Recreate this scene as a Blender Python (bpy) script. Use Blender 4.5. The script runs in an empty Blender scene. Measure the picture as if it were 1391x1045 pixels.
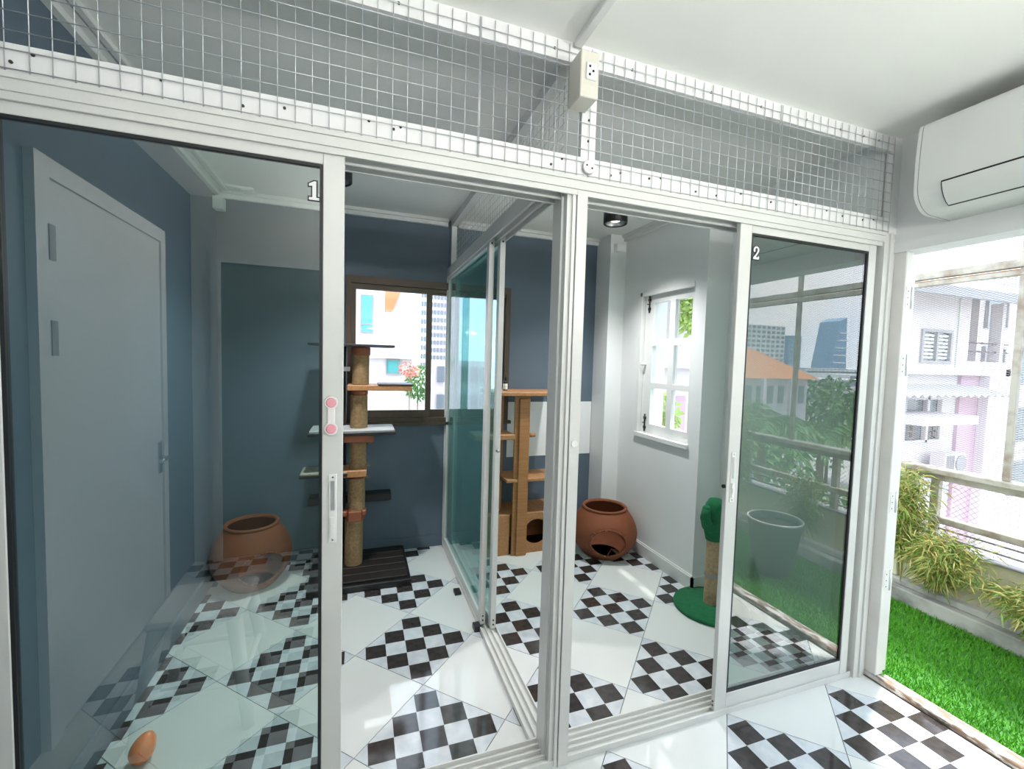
import bpy, math, random
from mathutils import Vector, Matrix

random.seed(7)
scene = bpy.context.scene
col = scene.collection

# ------------------------------------------------------------------ camera
cam_d = bpy.data.cameras.new('camera')
cam_d.sensor_fit = 'HORIZONTAL'
cam_d.sensor_width = 36.0
cam_d.lens = 595.995 / 1391 * 36.0
cam_d.clip_start = 0.02
cam_d.clip_end = 600
cam = bpy.data.objects.new('camera', cam_d)
col.objects.link(cam)
rt = Vector((0.94436, -0.32772, 0.02779))
dn = Vector((0.00834, -0.06059, -0.99813))
fw = Vector((0.32879, 0.94283, -0.05449))
cam.matrix_world = Matrix(((rt.x, -dn.x, -fw.x, 0.0), (rt.y, -dn.y, -fw.y, 0.0),
                           (rt.z, -dn.z, -fw.z, 1.5), (0, 0, 0, 1)))
scene.camera = cam

# ------------------------------------------------------------------ sky, sun, exposure
world = bpy.data.worlds.new('hazy_sky')
scene.world = world
world.use_nodes = True
wn, wl = world.node_tree.nodes, world.node_tree.links
wn.clear()
w_out = wn.new('ShaderNodeOutputWorld')
w_bg = wn.new('ShaderNodeBackground')
w_tc = wn.new('ShaderNodeTexCoord')
w_no = wn.new('ShaderNodeTexNoise')
w_no.inputs['Scale'].default_value = 2.2
w_no.inputs['Detail'].default_value = 6
w_rp = wn.new('ShaderNodeValToRGB')
w_rp.color_ramp.elements[0].position = 0.42
w_rp.color_ramp.elements[0].color = (0.50, 0.72, 1.0, 1)
w_rp.color_ramp.elements[1].position = 0.62
w_rp.color_ramp.elements[1].color = (1.0, 1.0, 1.0, 1)
wl.new(w_tc.outputs['Generated'], w_no.inputs['Vector'])
wl.new(w_no.outputs['Fac'], w_rp.inputs['Fac'])
wl.new(w_rp.outputs['Color'], w_bg.inputs['Color'])
w_bg.inputs['Strength'].default_value = 1.75
wl.new(w_bg.outputs['Background'], w_out.inputs['Surface'])

sun_d = bpy.data.lights.new('sun', 'SUN')
sun_d.energy = 4.2
sun_d.angle = math.radians(4)
sun_d.color = (1.0, 0.97, 0.9)
sun = bpy.data.objects.new('sun', sun_d)
col.objects.link(sun)
sun_dir = Vector((-0.27, -0.14, -1.0)).normalized()
sun.rotation_euler = sun_dir.to_track_quat('-Z', 'Y').to_euler()

def portal(loc, rot, sx, sy):
    d = bpy.data.lights.new('daylight_portal', 'AREA')
    d.shape = 'RECTANGLE'
    d.size, d.size_y = sx, sy
    d.cycles.is_portal = True
    o = bpy.data.objects.new('daylight_portal', d)
    o.location, o.rotation_euler = loc, rot
    col.objects.link(o)
portal((2.50, 0.29, 1.02), (0, math.radians(90), 0), 2.04, 2.1)
portal((0.535, 3.62, 1.54), (math.radians(-90), 0, 0), 1.26, 1.1)
portal((2.40, 2.69, 1.5), (0, math.radians(90), 0), 1.1, 0.6)

vs = scene.view_settings
vs.view_transform = 'Standard'
vs.look = 'None'
vs.gamma = 1.0
vs.use_curve_mapping = False
vs.exposure = 1.38
ROOM_LAMP = 44.0
FILL_UPLIGHT_R = 17.0  # strengths of the fill lights added for the corridor
FILL_UPLIGHT_L = 17.0

# ------------------------------------------------------------------ materials
MATS = {}
def M(name, c, rough=0.6, metal=0.0, vary=0.0, vscale=8.0, bump=0.0, bscale=40.0, c2=None, coat=0.0, spec=0.5, stretch=None, rmin=0.0, rmax=1.0):
    if name in MATS:
        return MATS[name]
    m = bpy.data.materials.new(name)
    m.use_nodes = True
    nt = m.node_tree
    b = nt.nodes['Principled BSDF']
    b.inputs['Roughness'].default_value = rough
    b.inputs['Metallic'].default_value = metal
    b.inputs['Specular IOR Level'].default_value = spec
    b.inputs['Coat Weight'].default_value = coat
    tc = nt.nodes.new('ShaderNodeTexCoord')
    src = tc.outputs['Object']
    if stretch:
        mp = nt.nodes.new('ShaderNodeMapping')
        mp.inputs['Scale'].default_value = stretch
        nt.links.new(src, mp.inputs['Vector'])
        src = mp.outputs['Vector']
    no = nt.nodes.new('ShaderNodeTexNoise')
    no.inputs['Scale'].default_value = vscale
    no.inputs['Detail'].default_value = 5
    nt.links.new(src, no.inputs['Vector'])
    rp = nt.nodes.new('ShaderNodeValToRGB')
    if c2 is None:
        k = 1.0 - vary
        c2 = (c[0] * k, c[1] * k, c[2] * k)
    rp.color_ramp.elements[0].position = 0.3 + rmin
    rp.color_ramp.elements[0].color = (*c2, 1)
    rp.color_ramp.elements[1].position = 0.7 * rmax
    rp.color_ramp.elements[1].color = (*c, 1)
    nt.links.new(no.outputs['Fac'], rp.inputs['Fac'])
    nt.links.new(rp.outputs['Color'], b.inputs['Base Color'])
    if bump > 0:
        n2 = nt.nodes.new('ShaderNodeTexNoise')
        n2.inputs['Scale'].default_value = bscale
        n2.inputs['Detail'].default_value = 4
        nt.links.new(src, n2.inputs['Vector'])
        bp = nt.nodes.new('ShaderNodeBump')
        bp.inputs['Strength'].default_value = bump
        bp.inputs['Distance'].default_value = 0.004
        nt.links.new(n2.outputs['Fac'], bp.inputs['Height'])
        nt.links.new(bp.outputs['Normal'], b.inputs['Normal'])
    MATS[name] = m
    return m

def glass(name, tint, refl=1.9, rough=0.0, haze=0.0, hcol=(0.3, 0.6, 0.6)):
    m = bpy.data.materials.new(name)
    m.use_nodes = True
    nt = m.node_tree
    nt.nodes.clear()
    out = nt.nodes.new('ShaderNodeOutputMaterial')
    tr = nt.nodes.new('ShaderNodeBsdfTransparent')
    tr.inputs['Color'].default_value = (*tint, 1)
    gl = nt.nodes.new('ShaderNodeBsdfGlossy')
    gl.inputs['Roughness'].default_value = rough
    fr = nt.nodes.new('ShaderNodeFresnel')
    fr.inputs['IOR'].default_value = 1.52
    ge = nt.nodes.new('ShaderNodeNewGeometry')
    inv = nt.nodes.new('ShaderNodeMath'); inv.operation = 'SUBTRACT'
    inv.inputs[0].default_value = 1.0
    nt.links.new(ge.outputs['Backfacing'], inv.inputs[1])
    mu = nt.nodes.new('ShaderNodeMath'); mu.operation = 'MULTIPLY'; mu.use_clamp = True
    mu.inputs[1].default_value = refl
    nt.links.new(fr.outputs['Fac'], mu.inputs[0])
    m2 = nt.nodes.new('ShaderNodeMath'); m2.operation = 'MULTIPLY'
    nt.links.new(mu.outputs[0], m2.inputs[0])
    nt.links.new(inv.outputs[0], m2.inputs[1])
    mx = nt.nodes.new('ShaderNodeMixShader')
    nt.links.new(m2.outputs[0], mx.inputs['Fac'])
    nt.links.new(tr.outputs[0], mx.inputs[1])
    nt.links.new(gl.outputs[0], mx.inputs[2])
    res = mx.outputs[0]
    if haze > 0:
        df = nt.nodes.new('ShaderNodeBsdfDiffuse')
        df.inputs['Color'].default_value = (*hcol, 1)
        m3 = nt.nodes.new('ShaderNodeMixShader')
        m3.inputs['Fac'].default_value = haze
        nt.links.new(res, m3.inputs[1])
        nt.links.new(df.outputs[0], m3.inputs[2])
        res = m3.outputs[0]
    nt.links.new(res, out.inputs['Surface'])
    MATS[name] = m
    return m

def emit(name, c, s):
    m = bpy.data.materials.new(name)
    m.use_nodes = True
    b = m.node_tree.nodes['Principled BSDF']
    b.inputs['Base Color'].default_value = (*c, 1)
    b.inputs['Emission Color'].default_value = (*c, 1)
    b.inputs['Emission Strength'].default_value = s
    MATS[name] = m
    return m

ALU = M('white_aluminium', (0.66, 0.665, 0.64), 0.32, 0.0, 0.05, 3)
ALU2 = M('grey_aluminium', (0.60, 0.62, 0.62), 0.3, 0.5, 0.06, 4)
GASKET = M('black_gasket', (0.012, 0.014, 0.016), 0.5)
GLASS = glass('door_glass', (0.85, 0.95, 0.925), 5.2)
GLASSD = glass('dark_film_glass', (0.60, 0.70, 0.67), 3.5)
GLASS2 = glass('teal_glass', (0.72, 0.88, 0.86), 1.3, 0.0, 0.10, (0.26, 0.52, 0.52))
GLASSW = glass('window_glass', (0.95, 0.97, 0.97), 1.2)
SLATE = M('slate_blue_paint', (0.108, 0.148, 0.192), 0.55, 0, 0.12, 2.0, 0.15, 60)
WHITEP = M('white_wall_paint', (0.80, 0.815, 0.81), 0.6, 0, 0.06, 1.5, 0.12, 50)
CEILP = M('ceiling_paint', (0.86, 0.865, 0.825), 0.7, 0, 0.05, 1.2, 0.25, 25)
TRIMP = M('white_trim_paint', (0.76, 0.77, 0.75), 0.45, 0, 0.05, 4)
WORN = M('worn_white_paint', (0.62, 0.60, 0.57), 0.6, 0, 0, 45, 0.5, 60, c2=(0.20, 0.13, 0.09), stretch=(1, 0.3, 1), rmin=0.15, rmax=0.78)
POSTP = M('chalky_post_paint', (0.76, 0.75, 0.72), 0.6, 0, 0.12, 5, 0.3, 30)
TILE = M('plain_white_tile', (0.70, 0.715, 0.70), 0.045, 0, 0.03, 2, spec=0.6)
MARBLE = M('marble_tile', (0.67, 0.69, 0.72), 0.07, 0, 0, 16, c2=(0.50, 0.54, 0.58))
DARKT = M('dark_tile', (0.028, 0.024, 0.024), 0.09, 0, 0, 30, c2=(0.055, 0.045, 0.042))
GROUT = M('grey_grout', (0.20, 0.20, 0.20), 0.8, 0, 0.2, 20)
WIRE = M('galvanised_wire', (0.60, 0.62, 0.64), 0.4, 0.5, 0.2, 30)
BATTEN = M('white_batten', (0.78, 0.78, 0.78), 0.5, 0, 0.06, 8)
SCREW = M('rusty_screw', (0.05, 0.04, 0.035), 0.5, 0.4)
BROWN = M('bronze_frame', (0.085, 0.062, 0.042), 0.4, 0.35, 0.15, 5)
TERRA = M('terracotta', (0.23, 0.066, 0.024), 0.75, 0, 0.25, 6, 0.2, 60)
TERRA2 = M('terracotta_inside', (0.20, 0.075, 0.035), 0.85, 0, 0.25, 6)
SISAL = M('sisal_rope', (0.36, 0.235, 0.115), 0.9, 0, 0.35, 60, 0.6, 200)
LEATH = M('red_brown_cuff', (0.28, 0.085, 0.035), 0.55, 0, 0.2, 20)
OAK = M('honey_wood', (0.42, 0.19, 0.065), 0.5, 0, 0.28, 6, 0.15, 30, stretch=(1, 1, 12))
OAKX = M('honey_wood_board', (0.46, 0.22, 0.085), 0.5, 0, 0.28, 6, 0.15, 30, stretch=(12, 1.0, 12))
DKWOOD = M('dark_stained_wood', (0.018, 0.012, 0.010), 0.55, 0, 0.4, 6, 0.2, 30, stretch=(1, 10, 10))
BLACK = M('black_paint', (0.012, 0.012, 0.013), 0.4)
GREENF = M('green_felt', (0.012, 0.16, 0.06), 0.95, 0, 0.25, 40, 0.5, 150)
ORANGE = M('orange_plastic', (1.0, 0.24, 0.03), 0.25, 0, 0.08, 5)
PINK = M('pink_plastic', (0.83, 0.36, 0.42), 0.35)
PINKW = M('clear_white_plastic', (0.85, 0.80, 0.80), 0.3)
PLAST = M('ivory_plastic', (0.66, 0.64, 0.56), 0.45, 0, 0.06, 6)
PLASTW = M('white_plastic', (0.80, 0.80, 0.78), 0.4)
ACW = M('aircon_plastic', (0.74, 0.755, 0.735), 0.38, 0, 0.04, 3)
CHROME = M('steel', (0.6, 0.6, 0.6), 0.25, 0.9)
TURF = M('turf_green', (0.15, 0.47, 0.022), 0.8, 0, 0, 120, c2=(0.05, 0.24, 0.015))
TURFB = M('turf_backing', (0.04, 0.16, 0.02), 0.9)
CREAMW = M('cream_render', (0.62, 0.58, 0.40), 0.8, 0, 0.15, 3, 0.3, 30)
KERB = M('weathered_kerb', (0.55, 0.54, 0.50), 0.85, 0, 0, 5, 0.5, 25, c2=(0.20, 0.20, 0.18), rmax=0.85)
RAILP = M('cream_rail_paint', (0.45, 0.42, 0.35), 0.6, 0, 0, 12, 0.4, 40, c2=(0.26, 0.20, 0.15), rmax=0.8)
SCREEN = M('grey_screen_metal', (0.30, 0.29, 0.29), 0.5, 0.4)
LEAFA = M('bamboo_leaf_green', (0.20, 0.34, 0.05), 0.55, 0, 0.35, 12)
LEAFB = M('bamboo_leaf_yellow', (0.52, 0.46, 0.13), 0.6, 0, 0.3, 12)
LEAFC = M('tree_leaf', (0.10, 0.26, 0.05), 0.6, 0, 0.4, 4)
LEAFD = M('palm_leaf', (0.14, 0.30, 0.08), 0.55, 0, 0.3, 4)
LEAFP = M('pale_leaf', (0.42, 0.56, 0.16), 0.6, 0, 0.3, 4)
BARK = M('bark', (0.20, 0.15, 0.10), 0.9, 0, 0.4, 8)
STONEB = M('stone_planter', (0.07, 0.095, 0.08), 0.8, 0, 0.25, 8, 0.3, 30)
BWHITE = M('white_render', (0.66, 0.61, 0.64), 0.8, 0, 0.08, 0.7)
BPINK = M('pink_render', (0.54, 0.37, 0.45), 0.8, 0, 0.15, 0.8)
BDARK = M('dark_opening', (0.13, 0.11, 0.11), 0.7)
BGLASS = M('far_window_glass', (0.16, 0.19, 0.21), 0.15)
BTEAL = M('teal_window_glass', (0.10, 0.42, 0.42), 0.2)
BFRAME = M('grey_window_frame', (0.30, 0.29, 0.30), 0.6)
ROOFO = M('orange_roof_tiles', (0.62, 0.24, 0.10), 0.8, 0, 0.2, 3)
ROOFG = M('corrugated_sheet', (0.62, 0.62, 0.60), 0.6, 0, 0.15, 2)
TOWB = M('blue_glass_tower', (0.22, 0.36, 0.52), 0.3, 0, 0.1, 0.2)
TOWW = M('white_tower', (0.78, 0.78, 0.78), 0.8, 0, 0.1, 0.1)
GROUND = M('street_ground', (0.42, 0.42, 0.40), 0.9, 0, 0.3, 0.3)

# ------------------------------------------------------------------ builders
class MB:
    def __init__(self):
        self.v, self.f, self.sm = [], [], []
    def add(self, vs_, fs, smooth=False):
        o = len(self.v)
        self.v += [tuple(p) for p in vs_]
        for f in fs:
            self.f.append(tuple(i + o for i in f))
            self.sm.append(smooth)
        return self
    def box(self, x0, x1, y0, y1, z0, z1):
        vs_ = [(x, y, z) for x in (x0, x1) for y in (y0, y1) for z in (z0, z1)]
        return self.add(vs_, [(0, 1, 3, 2), (4, 6, 7, 5), (0, 4, 5, 1), (2, 3, 7, 6), (0, 2, 6, 4), (1, 5, 7, 3)])
    def bbox(self, x0, x1, y0, y1, z0, z1, b=0.004):
        """box with chamfered edges"""
        c = [(x0, x1), (y0, y1), (z0, z1)]
        vs_, idx = [], {}
        for sx in (0, 1):
            for sy in (0, 1):
                for sz in (0, 1):
                    s = (sx, sy, sz)
                    for ax in range(3):
                        p = []
                        for k in range(3):
                            val = c[k][s[k]]
                            if k != ax:
                                val += b if s[k] == 0 else -b
                            p.append(val)
                        idx[(s, ax)] = len(vs_)
                        vs_.append(tuple(p))
        fs = []
        for ax in range(3):
            a1, a2 = (ax + 1) % 3, (ax + 2) % 3
            for s in (0, 1):
                q = []
                for (u, w) in ((0, 0), (1, 0), (1, 1), (0, 1)):
                    t = [0, 0, 0]; t[ax] = s; t[a1] = u; t[a2] = w
                    q.append(idx[(tuple(t), ax)])
                fs.append(tuple(q if s else q[::-1]))
        for ax in range(3):
            a1, a2 = (ax + 1) % 3, (ax + 2) % 3
            for u in (0, 1):
                for w in (0, 1):
                    t0 = [0, 0, 0]; t0[a1] = u; t0[a2] = w
                    t1 = list(t0); t1[ax] = 1
                    q = [idx[(tuple(t0), a1)], idx[(tuple(t1), a1)], idx[(tuple(t1), a2)], idx[(tuple(t0), a2)]]
                    if (u + w) % 2 == 0:
                        q = q[::-1]
                    fs.append(tuple(q))
        for sx in (0, 1):
            for sy in (0, 1):
                for sz in (0, 1):
                    s = (sx, sy, sz)
                    q = [idx[(s, 0)], idx[(s, 1)], idx[(s, 2)]]
                    if (sx + sy + sz) % 2 == 0:
                        q = q[::-1]
                    fs.append(tuple(q))
        return self.add(vs_, fs)
    def cyl(self, p0, p1, r0, r1=None, n=12, caps=True):
        r1 = r0 if r1 is None else r1
        p0, p1 = Vector(p0), Vector(p1)
        d = (p1 - p0).normalized()
        a = Vector((0, 0, 1)) if abs(d.z) < 0.9 else Vector((1, 0, 0))
        u = d.cross(a).normalized(); w = d.cross(u)
        vs_ = []
        for p, r in ((p0, r0), (p1, r1)):
            for i in range(n):
                t = 2 * math.pi * i / n
                vs_.append(p + u * (r * math.cos(t)) + w * (r * math.sin(t)))
        o = len(self.v)
        self.add(vs_, [(i, (i + 1) % n, n + (i + 1) % n, n + i) for i in range(n)], True)
        if caps:
            self.f.append(tuple(o + i for i in range(n))[::-1]); self.sm.append(False)
            self.f.append(tuple(o + n + i for i in range(n))); self.sm.append(False)
        return self
    def tube(self, pts, r, n=8):
        for a, b in zip(pts[:-1], pts[1:]):
            self.cyl(a, b, r, n=n)
        return self
    def lathe(self, prof, cx=0, cy=0, n=32, smooth=True):
        vs_ = [(cx + r * math.cos(2 * math.pi * i / n), cy + r * math.sin(2 * math.pi * i / n), z) for r, z in prof for i in range(n)]
        fs = [(k * n + i, k * n + (i + 1) % n, (k + 1) * n + (i + 1) % n, (k + 1) * n + i) for k in range(len(prof) - 1) for i in range(n)]
        return self.add(vs_, fs, smooth)
    def prism(self, pts, ax, a0, a1, smooth=False):
        """extrude the 2-D outline pts along axis ax (0,1,2)"""
        def p3(p, a):
            return {0: (a, p[0], p[1]), 1: (p[0], a, p[1]), 2: (p[0], p[1], a)}[ax]
        n = len(pts)
        o = len(self.v)
        self.add([p3(p, a0) for p in pts] + [p3(p, a1) for p in pts], [(i, (i + 1) % n, n + (i + 1) % n, n + i) for i in range(n)], smooth)
        if smooth:
            self.add([p3(p, a0) for p in pts] + [p3(p, a1) for p in pts], [tuple(range(n))[::-1], tuple(n + i for i in range(n))])
            return self
        self.f.append(tuple(o + i for i in range(n))[::-1]); self.sm.append(False)
        self.f.append(tuple(o + n + i for i in range(n))); self.sm.append(False)
        return self
    def sphere(self, c, r, n=20, m=12, s=(1, 1, 1)):
        vs_ = []
        for j in range(m + 1):
            t = math.pi * j / m
            for i in range(n):
                a = 2 * math.pi * i / n
                vs_.append((c[0] + r * s[0] * math.sin(t) * math.cos(a), c[1] + r * s[1] * math.sin(t) * math.sin(a), c[2] + r * s[2] * math.cos(t)))
        return self.add(vs_, [(j * n + i, (j + 1) * n + i, (j + 1) * n + (i + 1) % n, j * n + (i + 1) % n) for j in range(m) for i in range(n)], True)
    def mesh(self, name, mat, off):
        me = bpy.data.meshes.new(name)
        me.from_pydata([(p[0] - off[0], p[1] - off[1], p[2] - off[2]) for p in self.v], [], self.f)
        me.polygons.foreach_set('use_smooth', self.sm)
        me.materials.append(mat)
        me.update()
        import bmesh
        bm = bmesh.new(); bm.from_mesh(me)
        bmesh.ops.recalc_face_normals(bm, faces=bm.faces)
        bm.to_mesh(me); bm.free()
        return me
    def build(self, name, mat, parent=None, keep=None):
        off = WORLD[parent.name] if parent else self.base()
        o = bpy.data.objects.new(name, self.mesh(name, mat, off))
        col.objects.link(o)
        if parent:
            o.parent = parent
            WORLD[o.name] = off
        else:
            o.location = off
            WORLD[o.name] = off
        return o
    def base(self):
        xs = [p[0] for p in self.v]; ys = [p[1] for p in self.v]; zs = [p[2] for p in self.v]
        return ((min(xs) + max(xs)) / 2, (min(ys) + max(ys)) / 2, min(zs))

WORLD = {}
def tag(o, label=None, cat=None, group=None, kind=None):
    if label: o['label'] = label
    if cat: o['category'] = cat
    if group: o['group'] = group
    if kind: o['kind'] = kind
    return o
def thing(name, loc, label, cat, group=None, kind=None):
    o = bpy.data.objects.new(name, None)
    o.empty_display_size = 0.05
    col.objects.link(o)
    o.location = loc
    WORLD[o.name] = tuple(loc)
    return tag(o, label, cat, group, kind)
def place(name, me, parent, wloc):
    """object sharing mesh data, at world position wloc under parent"""
    o = bpy.data.objects.new(name, me)
    col.objects.link(o)
    o.parent = parent
    pw = WORLD[parent.name]
    o.location = (wloc[0] - pw[0], wloc[1] - pw[1], wloc[2] - pw[2])
    WORLD[o.name] = tuple(wloc)
    return o
def B(*a):
    return MB().box(*a)
def BB(*a, b=0.004):
    return MB().bbox(*a, b=b)

CEIL = 2.57
# ------------------------------------------------------------------ floor with its tiles
def clip(poly, rect):
    x0, x1, y0, y1 = rect
    for ax, lim, sg in ((0, x0, 1), (0, x1, -1), (1, y0, 1), (1, y1, -1)):
        out = []
        for i in range(len(poly)):
            a, b = poly[i], poly[(i + 1) % len(poly)]
            da, db = sg * (a[ax] - lim), sg * (b[ax] - lim)
            if da >= 0: out.append(a)
            if da * db < 0:
                t = da / (da - db)
                out.append((a[0] + t * (b[0] - a[0]), a[1] + t * (b[1] - a[1])))
        poly = out
        if len(poly) < 3: return []
    return poly
def area(p):
    return abs(sum(p[i][0] * p[(i + 1) % len(p)][1] - p[(i + 1) % len(p)][0] * p[i][1] for i in range(len(p)))) / 2

fl = MB()
fl.box(-1.25, 2.50, -0.95, 3.60, -0.12, -0.006)
floor = tag(fl.build('floor', GROUT), 'white and black checker tiled floor with thin grey joints', 'floor', kind='structure')
HD = 0.298
SQ = HD / 3
shared = {}
def tile_piece(name, poly_local, c, rect, zt, th, mat, parent, joined=None):
    P = [(c[0] + p[0], c[1] + p[1]) for p in poly_local]
    Q = clip(P, rect)
    if not Q or area(Q) < 2e-5: return None
    if joined is not None:
        joined.prism(Q, 2, zt - th, zt)
        return None
    if abs(area(Q) - area(P)) < 1e-9:
        key = (name, mat.name)
        if key not in shared:
            shared[key] = MB().prism(poly_local, 2, -th, 0).mesh(name, mat, (0, 0, 0))
        me = shared[key]
    else:
        me = MB().prism([(p[0] - c[0], p[1] - c[1]) for p in Q], 2, -th, 0).mesh(name, mat, (0, 0, 0))
    return place(name, me, parent, (c[0], c[1], zt))
g = HD - 0.0022
DIAM = [(0, -g), (g, 0), (0, g), (-g, 0)]
h = SQ / 2 - 0.0005
SQR = [(-h, -h), (h, -h), (h, h), (-h, h)]
far_plain, far_marble, far_dark = MB(), MB(), MB()
def lay(rect, cx0, cy0, single, half=HD):
    n = 9
    for i in range(-2 * n, 2 * n):
        for j in range(-2 * n, 2 * n):
            for k in (0, 1):
                c = (cx0 + 2 * half * i + k * half, cy0 + 2 * half * j + k * half)
                if not (rect[0] - half < c[0] < rect[1] + half and rect[2] - half < c[1] < rect[3] + half):
                    continue
                one = single(c)
                if k == 1:
                    tile_piece('plain_tile', DIAM, c, rect, 0.0, 0.0058, TILE, floor, None if one else far_plain)
                else:
                    t = tile_piece('checker_tile', DIAM, c, rect, 0.0, 0.0058, MARBLE, floor, None if one else far_marble)
                    if one and t is None: continue
                    for u in (-1, 0, 1):
                        for v in (-1, 0, 1):
                            d = (c[0] + (u + v) * SQ, c[1] + (u - v) * SQ)
                            tile_piece('dark_square', SQR, d, rect, 0.0005, 0.0008, DARKT, t, None if one else far_dark)
lay((-0.9, 2.11, 1.405, 3.45), 0.29, 2.25, lambda c: True)
lay((2.11, 2.30, 1.405, 2.29), 0.29, 2.25, lambda c: True)
lay((-1.1, 2.36, -0.8, 1.403), 2.11 - 4 * 2 * HD, 1.10, lambda c: c[0] > 1.0 and c[1] > 0.6)
for n_, b_, m_ in (('plain_tile_field', far_plain, TILE), ('marble_tile_field', far_marble, MARBLE), ('dark_square_field', far_dark, DARKT)):
    tag(b_.build(n_, m_, floor), kind='stuff')

# ------------------------------------------------------------------ walls and ceiling
def struct(mb, name, mat, label, cat):
    return tag(mb.build(name, mat), label, cat, kind='structure')
ceiling = struct(B(-1.25, 2.50, -0.95, 3.60, CEIL, CEIL + 0.12), 'ceiling', CEILP, 'off white painted concrete ceiling running over corridor and rooms', 'ceiling')
WX0, WX1, WZ0, WZ1 = -0.095, 1.165, 0.985, 2.088
wb = MB()
wb.box(-1.05, WX0, 3.45, 3.60, 0, CEIL).box(WX1, 2.11, 3.45, 3.60, 0, CEIL)
wb.box(WX0, WX1, 3.45, 3.60, 0, WZ0).box(WX0, WX1, 3.45, 3.60, WZ1, CEIL)
wall_back = struct(wb, 'wall_back', SLATE, 'slate blue back wall of the two rooms', 'wall')
B(1.17, 1.955, 3.446, 3.45, 0.69, 1.155).build('white_paint_band', WHITEP, wall_back)
wall_left = struct(B(-1.05, -0.90, 1.50, 3.45, 0, CEIL), 'wall_left', SLATE, 'slate blue side wall of the left room', 'wall')
struct(B(-1.25, -1.10, -0.95, 1.50, 0, CEIL).box(-1.10, -1.05, 1.50, 1.56, 0, CEIL), 'wall_corridor', SLATE, 'slate blue end wall of the corridor beside the left door', 'wall')
wr = MB()
V0, V1, VZ0, VZ1 = 2.395, 2.985, 0.945, 2.05
wr.box(2.11, 2.36, V1, 3.60, 0, CEIL).box(2.11, 2.36, 2.29, V0, 0, CEIL)
wr.box(2.11, 2.36, V0, V1, 0, VZ0).box(2.11, 2.36, V0, V1, VZ1, CEIL)
wr.box(1.96, 2.11, 3.23, 3.45, 0, CEIL)
wall_right = struct(wr, 'wall_right', WHITEP, 'white side wall of the right room with corner pier', 'wall')
struct(B(2.30, 2.36, 1.42, 2.29, 0, CEIL), 'wall_recess', WHITEP, 'white recessed wall behind the right glass door', 'wall')
wl_ = MB()
wl_.box(2.36, 2.48, -0.80, 1.42, 2.05, CEIL)
wl_.box(2.352, 2.36, -0.80, 1.42, 2.05, 2.098)
struct(wl_, 'wall_balcony', WHITEP, 'white lintel wall above the wide balcony opening', 'wall')
struct(B(-1.10, 2.48, -0.95, -0.80, 0, CEIL), 'wall_rear', WHITEP, 'white wall of the corridor behind the viewer', 'wall')

# cornices and baseboards
def trim(n, mb, label, mat=TRIMP):
    return struct(mb, n, mat, label, 'trim')
trim('trim_1', B(-0.90, 0.64, 3.425, 3.45, CEIL - 0.05, CEIL).box(-0.90, 0.64, 3.405, 3.425, CEIL - 0.022, CEIL), 'white cornice above the slate wall of the left room')
trim('trim_2', B(0.72, 1.96, 3.425, 3.45, CEIL - 0.05, CEIL).box(0.72, 1.96, 3.405, 3.425, CEIL - 0.022, CEIL), 'white cornice above the slate wall of the right room')
trim('trim_3', B(2.085, 2.11, 2.29, 3.23, CEIL - 0.05, CEIL).box(2.065, 2.085, 2.29, 3.23, CEIL - 0.022, CEIL), 'white cornice above the white side wall')
trim('trim_4', B(-0.90, -0.875, 1.52, 3.40, CEIL - 0.045, CEIL).box(-0.875, -0.85, 1.52, 3.40, CEIL - 0.02, CEIL), 'white cornice above the left slate wall')
def baseb(n, mb, label, mat=TRIMP):
    return struct(mb, n, mat, label, 'baseboard')
baseb('baseboard_left', B(-0.90, -0.885, 1.52, 3.45, 0, 0.10), 'slate painted baseboard along the left wall', SLATE)
baseb('baseboard_back', B(-0.885, 1.96, 3.437, 3.45, 0, 0.09), 'slate painted baseboard under the back window', SLATE)
baseb('baseboard_right', B(2.095, 2.11, 2.275, 3.23, 0, 0.09).box(2.102, 2.11, 2.283, 3.23, 0.09, 0.10).box(2.095, 2.30, 2.275, 2.29, 0, 0.09), 'white baseboard along the right room side wall')

# ------------------------------------------------------------------ window 1 (bronze sliding)
w1 = thing('window_1', ((WX0 + WX1) / 2, 3.45, WZ0), 'bronze aluminium sliding window in the slate back wall', 'window', kind='structure')
fr = MB()
fr.box(WX0, WX1, 3.425, 3.53, 2.035, WZ1).box(WX0, WX1, 3.425, 3.53, WZ0, 1.035)
fr.box(WX0, -0.062, 3.425, 3.53, 1.035, 2.035).box(1.13, WX1, 3.425, 3.53, 1.035, 2.035)
fr.box(WX0 - 0.02, WX1 + 0.02, 3.40, 3.45, WZ0 - 0.005, WZ0 + 0.02)
fr.box(WX0, WX1, 3.455, 3.50, 2.012, 2.035)
fr.build('window_frame', BROWN, w1)
for (a, b, y) in ((-0.062, 0.527, 3.452), (0.50, 1.13, 3.482)):
    s = MB()
    s.box(a, a + 0.035, y, y + 0.026, 1.036, 2.034).box(b - 0.039, b, y, y + 0.026, 1.036, 2.034)
    s.box(a + 0.035, b - 0.039, y, y + 0.026, 1.036, 1.095).box(a + 0.035, b - 0.039, y, y + 0.026, 1.995, 2.034)
    sash = s.build('window_sash', BROWN, w1)
    B(a + 0.035, b - 0.039, y + 0.010, y + 0.015, 1.095, 1.995).build('pane', GLASSW, sash)

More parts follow.
